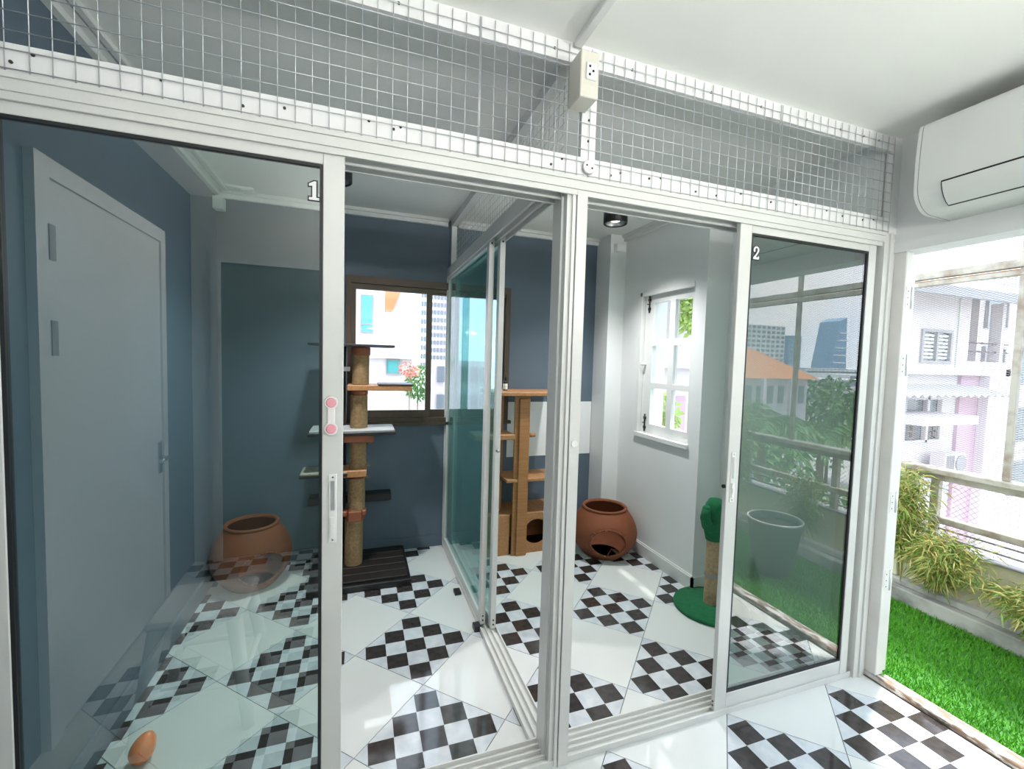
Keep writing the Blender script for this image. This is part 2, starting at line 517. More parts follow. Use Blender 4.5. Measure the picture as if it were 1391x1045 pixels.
# ------------------------------------------------------------------ window 2 (white wooden casement, six panes)
w2 = thing('window_2', (2.15, (V0 + V1) / 2, VZ0), 'white wooden casement window with six panes in the side wall', 'window', kind='structure')
fr = MB()
fr.box(2.10, 2.20, V1 - 0.022, V1 + 0.012, VZ0 - 0.012, VZ1 + 0.012).box(2.10, 2.20, V0, V1, VZ1 - 0.02, VZ1 + 0.012)
fr.box(2.09, 2.20, V0 - 0.01, V1 + 0.012, VZ0 - 0.015, VZ0 + 0.015)
fr.build('window_frame', TRIMP, w2)
s = MB()
ys = [2.398, 2.431, 2.605, 2.673, 2.861, 2.958]
ya, yb = 2.398, 2.958
zr = [(1.038, 1.318), (1.36, 1.641), (1.691, 1.971)]
pc = [(2.440, 2.612), (2.668, 2.856)]
x0, x1 = 2.135, 2.172
s.box(x0, x1, ya, pc[0][0], VZ0 + 0.016, VZ1 - 0.021)
s.box(x0, x1, pc[1][1], yb, VZ0 + 0.016, VZ1 - 0.021)
s.box(x0, x1, pc[0][1], pc[1][0], zr[0][0], zr[2][1])
s.box(x0, x1, pc[0][0], pc[1][1], VZ0 + 0.016, zr[0][0])
s.box(x0, x1, pc[0][0], pc[1][1], zr[2][1], VZ1 - 0.021)
for (y0, y1) in pc:
    s.box(x0, x1, y0, y1, zr[0][1], zr[1][0]).box(x0, x1, y0, y1, zr[1][1], zr[2][0])
sash = s.build('window_sash', TRIMP, w2)
for (y0, y1) in pc:
    for (z0, z1) in zr:
        B(2.150, 2.154, y0, y1, z0, z1).build('pane', GLASSW, sash)
for (z0, z1) in ((1.90, 2.03), (0.975, 1.11)):
    bo = MB().cyl((2.128, 2.905, z0), (2.128, 2.905, z1), 0.006, n=8)
    bo.box(2.124, 2.134, 2.893, 2.917, z0 + 0.02, z0 + 0.04).box(2.124, 2.134, 2.893, 2.917, z1 - 0.04, z1 - 0.02)
    bo.cyl((2.128, 2.905, (z0 + z1) / 2), (2.108, 2.905, (z0 + z1) / 2), 0.004, n=6)
    bo.build('barrel_bolt', BLACK, w2)
MB().cyl((2.135, 2.93, 1.50), (2.112, 2.93, 1.50), 0.011, n=12).sphere((2.108, 2.93, 1.50), 0.014, 12, 8).build('knob', TRIMP, w2)

# ------------------------------------------------------------------ front aluminium frame (rails, tracks, posts)
ff = thing('door_frame', (0.7, 1.45, 0), 'white aluminium sliding door frame spanning both rooms', 'door frame')
r = MB()
r.box(-0.90, 2.285, 1.385, 1.50, 2.095, 2.135).box(-0.90, 2.285, 1.392, 1.400, 2.077, 2.095)
r.box(-0.90, 2.262, 1.440, 1.448, 2.072, 2.095).box(-0.90, 2.262, 1.488, 1.496, 2.072, 2.095)
r.box(-0.90, 2.285, 1.378, 1.385, 2.122, 2.135)
r.build('top_rail', ALU, ff)
t = MB()
t.box(-0.90, 2.28, 1.396, 1.51, 0.001, 0.012)
for y in (1.396, 1.425, 1.452, 1.478, 1.504):
    t.box(-0.90, 2.28, y, y + 0.006, 0.012, 0.026)
t.build('bottom_track', ALU, ff)
p = MB()
p.box(0.672, 0.745, 1.402, 1.51, 0.0, 2.095).box(0.690, 0.702, 1.394, 1.402, 0.0, 2.090).box(0.706, 0.745, 1.390, 1.402, 0.0, 2.090)
p.box(0.664, 0.672, 1.43, 1.50, 0.0, 2.095)
p.build('centre_post', ALU, ff)
MB().cyl((0.7255, 1.390, 1.21), (0.7255, 1.3865, 1.21), 0.012, n=20).build('round_catch', PLASTW, ff)
p = MB()
p.box(2.285, 2.36, 1.385, 1.42, 0.0, 2.135).box(2.262, 2.285, 1.44, 1.50, 0, 2.095).box(2.315, 2.328, 1.377, 1.385, 0, 2.135).box(2.285, 2.298, 1.42, 1.51, 0, 2.135)
p.build('right_jamb', ALU, ff)
B(-0.90, -0.872, 1.392, 1.51, 0, 2.095).build('left_jamb', ALU, ff)

# numerals as flat outlines
ONE = [(0.03, 0.0), (0.37, 0.0), (0.37, 0.09), (0.27, 0.09), (0.27, 0.66), (0.20, 0.66), (0.03, 0.56), (0.03, 0.48), (0.14, 0.50), (0.14, 0.09), (0.03, 0.09)]
def two():
    o = []
    for a in range(200, -50, -15):
        t = math.radians(a); o.append((0.22 + 0.19 * math.cos(t), 0.47 + 0.19 * math.sin(t)))
    o += [(0.20, 0.13), (0.30, 0.10), (0.36, 0.16), (0.42, 0.15), (0.40, 0.0), (0.03, 0.0), (0.03, 0.09), (0.20, 0.26)]
    for a in range(-40, 185, 18):
        t = math.radians(a); o.append((0.22 + 0.085 * math.cos(t), 0.47 + 0.105 * math.sin(t)))
    o += [(0.16, 0.42), (0.12, 0.36), (0.05, 0.38)]
    return o
def grow(pts, d):
    n = len(pts)
    sa = sum(pts[i][0] * pts[(i + 1) % n][1] - pts[(i + 1) % n][0] * pts[i][1] for i in range(n))
    sg = 1 if sa > 0 else -1
    out = []
    for i in range(n):
        a, b, c = Vector(pts[i - 1]), Vector(pts[i]), Vector(pts[(i + 1) % n])
        e1, e2 = (b - a).normalized(), (c - b).normalized()
        n1, n2 = Vector((e1.y, -e1.x)) * sg, Vector((e2.y, -e2.x)) * sg
        m = (n1 + n2)
        m = m.normalized() if m.length > 1e-4 else n1
        k = 1 / max(0.5, m.dot(n1))
        q = b + m * (d * k)
        out.append((q.x, q.y))
    return out
def numeral(pts, x, z, s, y, door, lab):
    q = MB().prism([(x + s * a, z + s * b) for a, b in grow(pts, 0.045)], 1, y - 0.0012, y - 0.0004).build('number_outline', BLACK, door)
    MB().prism([(x + s * a, z + s * b) for a, b in pts], 1, y - 0.0022, y - 0.0012).build('number', PLASTW, q)
    q['label'] = lab

# sliding doors
def sliding_door(xa, xb, sl, sr, y0, y1, label, handle_x, gmat=None, z_lo=0.09, z_hi=2.048):
    d = thing('sliding_glass_door', ((xa + xb) / 2, (y0 + y1) / 2, 0.02), label, 'sliding door')
    BB(xa, xa + sl, y0, y1, 0.022, 2.085, b=0.002).build('stile', ALU, d)
    BB(xb - sr, xb, y0, y1, 0.022, 2.085, b=0.002).build('stile', ALU, d)
    BB(xa + sl, xb - sr, y0 + 0.002, y1 - 0.002, 0.024, z_lo, b=0.002).build('bottom_rail', ALU, d)
    BB(xa + sl, xb - sr, y0 + 0.002, y1 - 0.002, z_hi, 2.084, b=0.002).build('top_rail', ALU, d)
    gk = MB()
    ga, gb = xa + sl, xb - sr
    ym = (y0 + y1) / 2
    w = 0.009
    gk.box(ga, ga + w, ym - 0.008, ym + 0.008, z_lo, z_hi).box(gb - w, gb, ym - 0.008, ym + 0.008, z_lo, z_hi)
    gk.box(ga + w, gb - w, ym - 0.008, ym + 0.008, z_lo, z_lo + w).box(ga + w, gb - w, ym - 0.008, ym + 0.008, z_hi - w, z_hi)
    gk.build('rubber_gasket', GASKET, d)
    B(ga + w, gb - w, ym - 0.003, ym + 0.003, z_lo + w, z_hi - w).build('glass_pane', gmat or GLASS, d)
    hp = MB().bbox(handle_x - 0.0115, handle_x + 0.0115, y0 - 0.003, y0, 0.935, 1.145, b=0.001)
    ho = hp.build('handle_plate', PLASTW, d)
    B(handle_x - 0.0055, handle_x + 0.0055, y0 - 0.0045, y0 - 0.003, 1.035, 1.125).build('finger_pull', ALU2, ho)
    B(handle_x - 0.0065, handle_x + 0.0065, y0 - 0.008, y0 - 0.003, 0.955, 1.015).box(handle_x - 0.004, handle_x + 0.004, y0 - 0.011, y0 - 0.008, 0.97, 0.995).build('latch', PLASTW, ho)
    for z in (0.944, 1.136):
        MB().cyl((handle_x, y0 - 0.003, z), (handle_x, y0 - 0.0045, z), 0.0028, n=8).build('screw', CHROME, ho)
    return d, ym
d1, ym1 = sliding_door(-0.872, -0.045, 0.055, 0.058, 1.402, 1.424, 'sliding glass door with numeral 1 and pink latch, at the left', -0.0725)
numeral(ONE, -0.143, 1.945, 0.080, ym1 - 0.003, d1, 'white numeral 1 with black outline')
d2, ym2 = sliding_door(1.446, 2.262, 0.062, 0.048, 1.402, 1.424, 'sliding glass door with numeral 2, at the right', 1.474, GLASSD)
numeral(two(), 1.524, 1.945, 0.080, ym2 - 0.003, d2, 'white numeral 2 with black outline')
for z in (0.045, 0.062):
    MB().cyl((1.446, 1.413, z), (1.4445, 1.413, z), 0.004, n=8).build('screw', SCREW, d2)
# second leaf of room 2 (behind), only its edge knob shows
MB().cyl((1.4465, 1.4135, 1.0), (1.438, 1.4135, 1.0), 0.008, n=12).build('rubber_stop', BLACK, d2)

# pink child lock
cl = thing('child_lock', (-0.078, 1.402, 1.27), 'pink and white child safety lock stuck on the left door stile', 'child lock')
for z in (1.283, 1.361):
    q = MB().cyl((-0.078, 1.402, z), (-0.078, 1.392, z), 0.020, 0.018, n=24).build('pad', PINKW, cl)
    MB().cyl((-0.078, 1.392, z), (-0.078, 1.389, z), 0.0145, 0.012, n=24).build('button', PINK, q)
MB().bbox(-0.089, -0.067, 1.393, 1.401, 1.295, 1.349, b=0.003).build('strap', PINKW, cl)

# ------------------------------------------------------------------ wire mesh above the doors
ba = thing('mesh_battens', (0.7, 1.41, 2.135), 'white timber battens holding the wire mesh above the doors', 'battens')
B(-0.90, 2.33, 1.388, 1.412, 2.136, 2.203).build('lower_batten', BATTEN, ba)
B(-0.90, 2.33, 1.388, 1.412, 2.505, CEIL).build('upper_batten', BATTEN, ba)
B(0.71, 0.765, 1.388, 1.412, 2.203, 2.505).build('middle_batten', BATTEN, ba)
B(2.300, 2.36, 1.386, 1.412, 2.136, CEIL).build('end_batten', BATTEN, ba)
scr = shared['scr'] = MB().cyl((0, 0, 0), (0, -0.003, 0), 0.004, n=8).mesh('screw', SCREW, (0, 0, 0))
random.seed(3)
for x in [-0.77, -0.73, -0.48, -0.30, -0.2, 0.02, 0.09, 0.11, 0.35, 0.60, 0.64, 0.83, 0.87, 0.99, 1.04, 1.2, 1.3, 1.42, 1.58, 1.72, 1.9, 2.0, 2.13, 2.2]:
    place('screw', scr, ba, (x, 1.388, random.choice((2.16, 2.175, 2.185))))
for x in [0.1, 0.6, 0.9, 1.25, 1.5, 1.75, 1.95, 2.1, 2.2]:
    place('screw', scr, ba, (x, 1.388, 2.535))
for z in (2.26, 2.33, 2.4):
    place('screw', scr, ba, (0.737, 1.388, z))
PITCH = 0.0432
zs_w = [2.142 + PITCH * k for k in range(10)]
def mesh_panel(x0, x1, y, label):
    t = thing('wire_mesh_panel', ((x0 + x1) / 2, y, 2.138), label, 'wire mesh')
    key = 'vw'
    if key not in shared:
        shared[key] = MB().cyl((0, 0, 0), (0, 0, 0.424), 0.0013, n=6).mesh('vertical_wire', WIRE, (0, 0, 0))
    n = int(round((x1 - x0) / PITCH))
    for i in range(n + 1):
        place('vertical_wire', shared[key], t, (x0 + i * PITCH + random.uniform(-0.001, 0.001), y, 2.138))
    hw = MB().cyl((0, 0, 0), (n * PITCH, 0, 0), 0.0013, n=6).mesh('horizontal_wire', WIRE, (0, 0, 0))
    for z in zs_w:
        place('horizontal_wire', hw, t, (x0, y - 0.0022, z))
    return t
mesh_panel(0.345 - PITCH * 28, 0.345, 1.383, 'galvanised square wire mesh panel above the left glass door')
mesh_panel(0.350, 0.350 + PITCH * 29, 1.383, 'galvanised square wire mesh panel above the centre post')
mesh_panel(1.612, 1.612 + PITCH * 16, 1.383, 'galvanised square wire mesh panel above the right glass door')

# ------------------------------------------------------------------ glass partition between the two rooms
PX = 0.685
pt = thing('glass_partition', (PX, 2.45, 0), 'aluminium framed teal glass partition between the two rooms', 'partition')
t = MB()
t.box(PX - 0.045, PX + 0.045, 1.512, 3.435, 0.001, 0.010)
for x in (-0.045, -0.018, 0.010, 0.039):
    t.box(PX + x, PX + x + 0.006, 1.512, 3.435, 0.010, 0.026)
t.build('floor_track', ALU, pt)
t = MB().box(PX - 0.045, PX + 0.045, 1.512, 3.435, 2.155, 2.20)
for x in (-0.045, -0.004, 0.037):
    t.box(PX + x, PX + x + 0.008, 1.512, 3.435, 2.13, 2.155)
t.build('header_rail', ALU, pt)
B(PX - 0.045, PX + 0.045, 3.435, 3.449, 0.0, 2.20).build('wall_jamb', ALU, pt)
B(PX - 0.02, PX + 0.02, 3.41, 3.449, 2.20, 2.52).build('upper_post', TRIMP, pt)
B(PX - 0.02, PX + 0.02, 1.512, 3.449, 2.52, CEIL).build('ceiling_batten', TRIMP, pt)
def leaf(xc, ya, yb, name, g_):
    lf = MB()
    lf.box(xc - 0.014, xc + 0.014, ya, ya + 0.045, 0.028, 2.15).box(xc - 0.014, xc + 0.014, yb - 0.03, yb, 0.028, 2.15)
    lf.box(xc - 0.014, xc + 0.014, ya + 0.045, yb - 0.03, 0.028, 0.075).box(xc - 0.014, xc + 0.014, ya + 0.045, yb - 0.03, 2.11, 2.15)
    f_ = lf.build(name, ALU, pt)
    B(xc - 0.003, xc + 0.003, ya + 0.045, yb - 0.03, 0.075, 2.11).build('glass_pane', g_, f_)
    for z in (0.05, 0.075, 2.12):
        MB().cyl((xc, ya, z), (xc, ya - 0.002, z), 0.005, n=8).build('screw', SCREW, f_)
    return f_
leaf(PX - 0.024, 2.28, 3.43, 'fixed_leaf', GLASS2)
lf2 = leaf(PX + 0.020, 2.225, 3.36, 'sliding_leaf', GLASS2)
MB().sphere((PX + 0.020, 2.222, 1.015), 0.012, 12, 8).build('door_stop_knob', CHROME, lf2)
B(PX - 0.075, PX - 0.04, 2.26, 2.31, 0.0, 0.03).build('black_floor_guide', BLACK, pt)
B(PX - 0.10, PX - 0.06, 2.66, 2.72, 0.001, 0.018).build('black_wedge', BLACK, pt)
pm = thing('partition_wire_mesh', (PX, 2.45, 2.2), 'wire mesh closing the gap above the glass partition', 'wire mesh')
t = MB()
y = 1.53
while y < 3.41:
    t.cyl((PX + 0.021, y, 2.202), (PX + 0.021, y, 2.522), 0.0013, n=5); y += PITCH
t.build('vertical_wires', WIRE, pm)
t = MB()
for k in range(8):
    t.cyl((PX + 0.0235, 1.52, 2.21 + PITCH * k), (PX + 0.0235, 3.43, 2.21 + PITCH * k), 0.0013, n=5)
t.build('horizontal_wires', WIRE, pm)

# ------------------------------------------------------------------ electrical bits
ob = thing('outlet_box', (0.69, 1.33, 2.335), 'ivory surface box with a wall socket hanging from the ceiling', 'outlet')
BB(0.650, 0.715, 1.29, 1.376, 2.342, 2.485, b=0.003).build('box', PLAST, ob)
B(0.655, 0.71, 1.30, 1.376, 2.485, 2.491).build('lid', WORN, ob)
fp = BB(0.668, 0.704, 1.284, 1.290, 2.395, 2.447, b=0.002).build('socket_plate', PLASTW, ob)
for (x, z) in ((0.679, 2.434), (0.679, 2.409), (0.691, 2.421)):
    MB().cyl((x, 1.284, z), (x, 1.2828, z), 0.0042, n=8).build('socket_hole', BLACK, fp)
tag(BB(0.665, 0.695, -0.6, 1.376, CEIL - 0.022, CEIL, b=0.003).build('cable_trunking', TRIMP), 'white cable trunking along the corridor ceiling to the socket box', 'trunking')
tag(BB(-0.845, -0.82, 1.52, 3.38, CEIL - 0.02, CEIL, b=0.003).build('cable_trunking', TRIMP), 'white cable trunking along the left room ceiling edge', 'trunking')
jb = thing('junction_box', (-0.865, 3.37, 2.42), 'white junction box in the far left ceiling corner', 'junction box')
BB(-0.895, -0.835, 3.33, 3.40, 2.42, 2.50, b=0.004).build('box', PLASTW, jb)
BB(-0.892, -0.838, 3.326, 3.33, 2.425, 2.495, b=0.001).build('lid', PLASTW, jb)
tag(BB(-0.82, -0.66, 3.30, 3.38, CEIL - 0.014, CEIL, b=0.003).box(-0.73, -0.67, 3.31, 3.37, CEIL - 0.022, CEIL - 0.014).build('ceiling_switch_plate', PLASTW), 'small white fitting on the ceiling beside the corner junction box', 'fitting')
jb = thing('junction_box', (2.04, 3.20, 2.42), 'white junction box on the pier of the right room', 'junction box')
BB(1.99, 2.075, 3.185, 3.229, 2.42, 2.49, b=0.004).build('box', PLASTW, jb)
BB(1.994, 2.071, 3.181, 3.185, 2.424, 2.486, b=0.001).build('lid', PLASTW, jb)
pl = thing('ceiling_plate', (0.735, 1.38, 2.15), 'round white cover plate on the batten above the centre post', 'cover plate')
MB().cyl((0.738, 1.3795, 2.170), (0.738, 1.3735, 2.170), 0.024, 0.021, n=28).build('plate', PLASTW, pl)
for dx in (-0.010, 0.010):
    MB().cyl((0.738 + dx, 1.3735, 2.170 - dx * 0.4), (0.738 + dx, 1.3725, 2.170 - dx * 0.4), 0.0035, n=8).build('screw', SCREW, pl)

BULB = emit('bulb_glow', (1, 0.95, 0.88), 0.4)
def downlight(x, y, label):
    d = thing('downlight', (x, y, CEIL - 0.13), label, 'ceiling light', 'black cylinder downlights')
    MB().lathe([(0.0, CEIL), (0.080, CEIL), (0.080, CEIL - 0.125), (0.077, CEIL - 0.128), (0.070, CEIL - 0.125), (0.066, CEIL - 0.105), (0.0, CEIL - 0.100)], x, y, 36).build('housing', BLACK, d)
    MB().lathe([(0.066, CEIL - 0.122), (0.050, CEIL - 0.112), (0.030, CEIL - 0.1045)], x, y, 32).build('reflector', CHROME, d)
    MB().lathe([(0.0, CEIL - 0.107), (0.030, CEIL - 0.109), (0.030, CEIL - 0.104)], x, y, 24).build('bulb', BULB, d)
    L = bpy.data.lights.new('downlight_lamp', 'SPOT')
    L.energy = ROOM_LAMP
    L.spot_size = math.radians(116)
    L.spot_blend = 1.0
    L.shadow_soft_size = 0.05
    lo = bpy.data.objects.new('downlight_lamp', L)
    col.objects.link(lo)
    lo.parent = d
    lo.location = (0, 0, -0.004)
downlight(1.63, 2.64, 'black cylinder downlight on the ceiling of the right room')
downlight(-0.125, 2.62, 'black cylinder downlight in the left room, half hidden by the door stile')

# unseen fill lights added behind the viewer to brighten the corridor
FILLDIF = emit('fill_diffuser', (1, 0.99, 0.96), 2.0)
def uplight(xc, w, energy, axis, label):
    u = thing('added_fill_uplight', (xc, -0.73, 1.90), label, 'added fill lamp', 'added corridor fill lights')
    BB(xc - w / 2, xc + w / 2, -0.799, -0.66, 1.90, 1.95, b=0.004).build('housing', PLASTW, u)
    BB(xc - w / 2 + 0.02, xc + w / 2 - 0.02, -0.785, -0.675, 1.95, 1.956, b=0.002).build('diffuser', FILLDIF, u)
    L = bpy.data.lights.new('fill_lamp', 'AREA')
    L.shape = 'RECTANGLE'
    L.size, L.size_y = w - 0.06, 0.10
    L.energy = energy
    L.color = (1.0, 0.99, 0.96)
    lo = bpy.data.objects.new('fill_lamp', L)
    col.objects.link(lo)
    lo.parent = u
    lo.location = (0, 0, 0.065)
    lo.rotation_euler = Vector(axis).to_track_quat('-Z', 'Y').to_euler()
uplight(1.85, 0.90, FILL_UPLIGHT_R, (-0.50, 0.45, 0.74), 'added unseen fill uplight behind the viewer, nearer the balcony')
uplight(0.25, 0.80, FILL_UPLIGHT_L, (-0.25, 0.55, 0.79), 'added unseen fill uplight behind the viewer, farther from the balcony')

# ------------------------------------------------------------------ air conditioner on the lintel
ac = thing('air_conditioner', (2.25, 0.76, 2.14), 'white split air conditioner high on the balcony lintel wall', 'air conditioner')
prof = [(2.358, 2.50), (2.185, 2.50)]
prof += [(2.165 - 0.027 * math.sin(math.radians(a)), 2.474 + 0.026 * math.cos(math.radians(a))) for a in range(0, 91, 15)]
prof += [(2.132, 2.40), (2.130, 2.34), (2.1295, 2.30)]
prof += [(2.232 - 0.1025 * math.cos(math.radians(a)), 2.255 - 0.108 * math.sin(math.radians(a))) for a in range(5, 91, 8)]
prof += [(2.26, 2.1465), (2.358, 2.142)]
MB().prism(prof, 1, 0.36, 1.185, True).build('body', ACW, ac)
MB().prism([(x_ + 0.0015, z_) for x_, z_ in prof], 1, 1.186, 1.188).build('end_seam', BFRAME, ac)
MB().prism(prof, 1, 1.188, 1.20, True).build('end_cap', ACW, ac)
def arc_strip(a0, a1, r_in, r_out, ya, yb, name, mat):
    n_ = max(2, int((a1 - a0) / 6) + 1)
    aa = [math.radians(a0 + (a1 - a0) * k / n_) for k in range(n_ + 1)]
    q = [(2.232 - (0.1025 + r_in) * math.cos(t), 2.255 - (0.108 + r_in) * math.sin(t)) for t in aa]
    q += [(2.232 - (0.1025 + r_out) * math.cos(t), 2.255 - (0.108 + r_out) * math.sin(t)) for t in reversed(aa)]
    return MB().prism(q, 1, ya, yb).build(name, mat, ac)
arc_strip(9, 60, 0.0005, 0.005, 0.44, 1.105, 'air_flap', ACW)
arc_strip(5.5, 8.6, 0.0004, 0.0022, 0.44, 1.109, 'flap_gap', BLACK)
arc_strip(60.4, 65, 0.0004, 0.0022, 0.44, 1.109, 'flap_gap', BLACK)
arc_strip(8, 62, 0.0004, 0.003, 1.1055, 1.109, 'flap_gap', BLACK)
# ------------------------------------------------------------------ balcony door post, hinges and threshold
dp = thing('door_post', (2.40, 1.37, 0.03), 'worn white timber post with folding door hinges beside the balcony', 'door post')
BB(2.362, 2.412, 1.335, 1.419, 0.03, 2.05, b=0.003).build('jamb', POSTP, dp)
BB(2.412, 2.452, 1.345, 1.419, 0.035, 2.03, b=0.003).build('folded_door_edge', POSTP, dp)
for z in (0.45, 0.83, 1.48, 1.79):
    q = MB().box(2.372, 2.406, 1.3335, 1.335, z, z + 0.10).build('hinge', POSTP, dp)
    MB().box(2.414, 2.446, 1.3435, 1.345, z, z + 0.10).build('hinge_leaf', POSTP, q)
    MB().cyl((2.410, 1.334, z), (2.410, 1.334, z + 0.10), 0.005, n=8).build('knuckle', ALU2, q)
    for zz in (0.02, 0.05, 0.08):
        MB().cyl((2.385, 1.3335, z + zz), (2.385, 1.3325, z + zz), 0.003, n=6).build('screw', SCREW, q)
th = thing('threshold', (2.41, 0.3, 0), 'worn white timber threshold between tiled corridor and balcony grass', 'threshold')
BB(2.362, 2.405, -0.80, 1.40, 0.0, 0.028, b=0.004).build('inner_board', WORN, th)
BB(2.405, 2.442, -0.80, 1.342, 0.0, 0.020, b=0.004).build('outer_board', WORN, th)

# ------------------------------------------------------------------ cat tree with sisal posts (left room)
ct = thing('cat_tree', (0.02, 3.14, 0), 'tall cat tree with sisal posts and dark shelves below the window', 'cat tree')
bs = BB(-0.30, 0.335, 2.87, 3.415, 0.001, 0.045, b=0.004).build('base', BLACK, ct)
for k in range(5):
    BB(-0.26, 0.315, 2.90 + k * 0.098, 2.99 + k * 0.098, 0.045, 0.062, b=0.003).build('base_plank', DKWOOD, bs)
def sisal(x, y, z0, z1, r=0.057):
    prof = []
    n = int((z1 - z0) / 0.0075)
    for i in range(n):
        za = z0 + (z1 - z0) * i / n
        dz = (z1 - z0) / n
        prof += [(r - 0.003, za), (r, za + dz * 0.3), (r, za + dz * 0.7)]
    prof.append((r - 0.003, z1))
    return MB().lathe(prof, x, y, 28).build('sisal_post', SISAL, ct)
YT = 3.17
sisal(-0.028, YT, 0.055, 0.375, 0.060)
sisal(-0.012, YT, 0.45, 0.665)
sisal(-0.004, YT, 0.735, 0.925)
sisal(0.0, YT, 1.01, 1.235)
sisal(0.008, YT, 1.31, 1.505)
def cuff(x, z0, z1, r=0.06, name='leather_cuff'):
    c = MB().lathe([(0.0, z0), (r, z0), (r + 0.004, z0 + 0.01), (r + 0.004, z1 - 0.01), (r, z1), (0.0, z1)], x, YT, 24, False).build(name, LEATH, ct)
    return c
c5 = cuff(-0.02, 0.372, 0.452, 0.060)
BB(-0.062, 0.022, 3.088, 3.108, 0.38, 0.45, b=0.004).build('cuff_flap', LEATH, c5)
BB(0.022, 0.052, 3.10, 3.17, 0.415, 0.452, b=0.006).build('cuff_strap', LEATH, c5)
BB(-0.10, -0.07, 3.10, 3.17, 0.415, 0.452, b=0.006).build('cuff_strap', LEATH, c5)
cuff(-0.008, 0.655, 0.69, 0.045)
cuff(0.004, 1.235, 1.272, 0.050)
cuff(0.010, 1.505, 1.562, 0.058)
BB(-0.095, 0.052, 3.07, 3.26, 0.69, 0.735, b=0.004).build('bracket_block', OAKX, ct)
BB(-0.095, 0.098, 3.07, 3.26, 0.925, 0.975, b=0.004).build('bracket_block', LEATH, ct)
s1 = BB(-0.31, 0.225, 3.05, 3.31, 1.564, 1.580, b=0.003).build('shelf', BLACK, ct)
s2 = BB(-0.075, 0.345, 3.075, 3.29, 1.272, 1.308, b=0.003).build('shelf', OAKX, ct)
BB(0.12, 0.355, 3.07, 3.295, 1.308, 1.317, b=0.002).build('shelf_mat', BLACK, s2)
s3 = BB(-0.31, 0.235, 3.03, 3.31, 0.978, 1.000, b=0.003).build('shelf', BLACK, ct)
BB(-0.30, 0.230, 3.05, 3.30, 1.000, 1.012, b=0.002).build('shelf_mat', M('pale_gloss_board', (0.55, 0.57, 0.58), 0.2), s3)
s4 = BB(-0.36, -0.07, 3.06, 3.27, 0.700, 0.722, b=0.003).build('shelf', DKWOOD, ct)
BB(-0.355, -0.072, 3.065, 3.265, 0.722, 0.732, b=0.002).build('shelf_mat', M('tan_carpet', (0.50, 0.45, 0.36), 0.95, 0, 0.3, 60, 0.5, 150), s4)
BB(-0.33, 0.23, 3.30, 3.405, 0.445, 0.50, b=0.003).build('shelf', BLACK, ct)
MB().cyl((-0.105, 3.30, 0.05), (-0.105, 3.30, 1.564), 0.022, n=16).build('rear_post', DKWOOD, ct)
BB(-0.14, -0.062, 3.24, 3.285, 1.395, 1.425, b=0.003).build('wall_bracket', PLASTW, ct)
# frayed rope ends
fz = MB()
for (x, z) in ((0.052, 0.675), (0.05, 0.755), (0.062, 0.91)):
    for k in range(4):
        fz.cyl((x - 0.01, YT - 0.03, z), (x + random.uniform(0.01, 0.03), YT - 0.035, z + random.uniform(-0.02, 0.02)), 0.0018, n=5)
fz.build('frayed_rope_end', SISAL, ct)

# ------------------------------------------------------------------ wooden cat tower (right room)
tw = thing('cat_tower', (1.25, 3.27, 0), 'honey coloured wooden cat tower with shelves and round doorway box', 'cat tower')
YF = 3.12
hx, hz, hr = 1.325, 0.165, 0.10
ring, rect_ = [], []
n = 40
bx0, bx1, bz0, bz1 = 1.13, 1.53, 0.001, 0.315
for i in range(n):
    a = 2 * math.pi * i / n
    ca, sa = math.cos(a), math.sin(a)
    ring.append((hx + hr * ca, hz + hr * sa))
    k = min(((bx1 - hx) if ca > 0 else (hx - bx0)) / max(abs(ca), 1e-6), ((bz1 - hz) if sa > 0 else (hz - bz0)) / max(abs(sa), 1e-6))
    rect_.append((hx + k * ca, hz + k * sa))
fp_ = MB()
v = [(p[0], YF, p[1]) for p in ring] + [(p[0], YF, p[1]) for p in rect_] + [(p[0], YF + 0.016, p[1]) for p in ring] + [(p[0], YF + 0.016, p[1]) for p in rect_]
f = []
for i in range(n):
    j = (i + 1) % n
    f += [(i, j, n + j, n + i), (2 * n + i, 3 * n + i, 3 * n + j, 2 * n + j), (i, 2 * n + i, 2 * n + j, j), (n + i, n + j, 3 * n + j, 3 * n + i)]
fp_.add(v, f)
fp_.build('front_panel', OAKX, tw)
BB(0.93, 1.10, YF, YF + 0.016, 0.001, 0.315, b=0.002).build('front_panel', OAKX, tw)
BB(0.93, 1.53, YF + 0.017, 3.43, 0.300, 0.316, b=0.002).build('box_top', OAKX, tw)
BB(0.93, 0.946, YF + 0.017, 3.43, 0.001, 0.299, b=0.002).build('side_panel', OAK, tw)
BB(1.514, 1.53, YF + 0.017, 3.43, 0.001, 0.299, b=0.002).build('side_panel', OAK, tw)
B(0.947, 1.513, 3.415, 3.43, 0.001, 0.299).build('back_panel', OAK, tw)
B(0.947, 1.513, YF + 0.017, 3.414, 0.001, 0.012).build('box_floor', DKWOOD, tw)
BB(1.112, 1.235, YF - 0.022, YF - 0.001, 0.001, 1.238, b=0.003).build('front_post', OAK, tw)
BB(1.143, 1.225, YF - 0.042, YF - 0.0225, 0.001, 1.215, b=0.004).build('post_batten', OAK, tw)
BB(0.965, 1.085, 3.29, 3.31, 0.317, 1.238, b=0.003).build('rear_post', OAK, tw)
BB(0.92, 1.50, 3.02, 3.42, 1.240, 1.266, b=0.003).build('top_board', OAKX, tw)
BB(0.80, 1.11, 3.08, 3.285, 0.905, 0.945, b=0.004).build('shelf', OAKX, tw)
MB().cyl((1.236, 3.12, 0.93), (1.285, 3.12, 0.93), 0.016, n=14).build('peg', OAK, tw)
BB(1.055, 1.50, 3.085, 3.36, 0.575, 0.598, b=0.003).build('shelf', OAKX, tw)
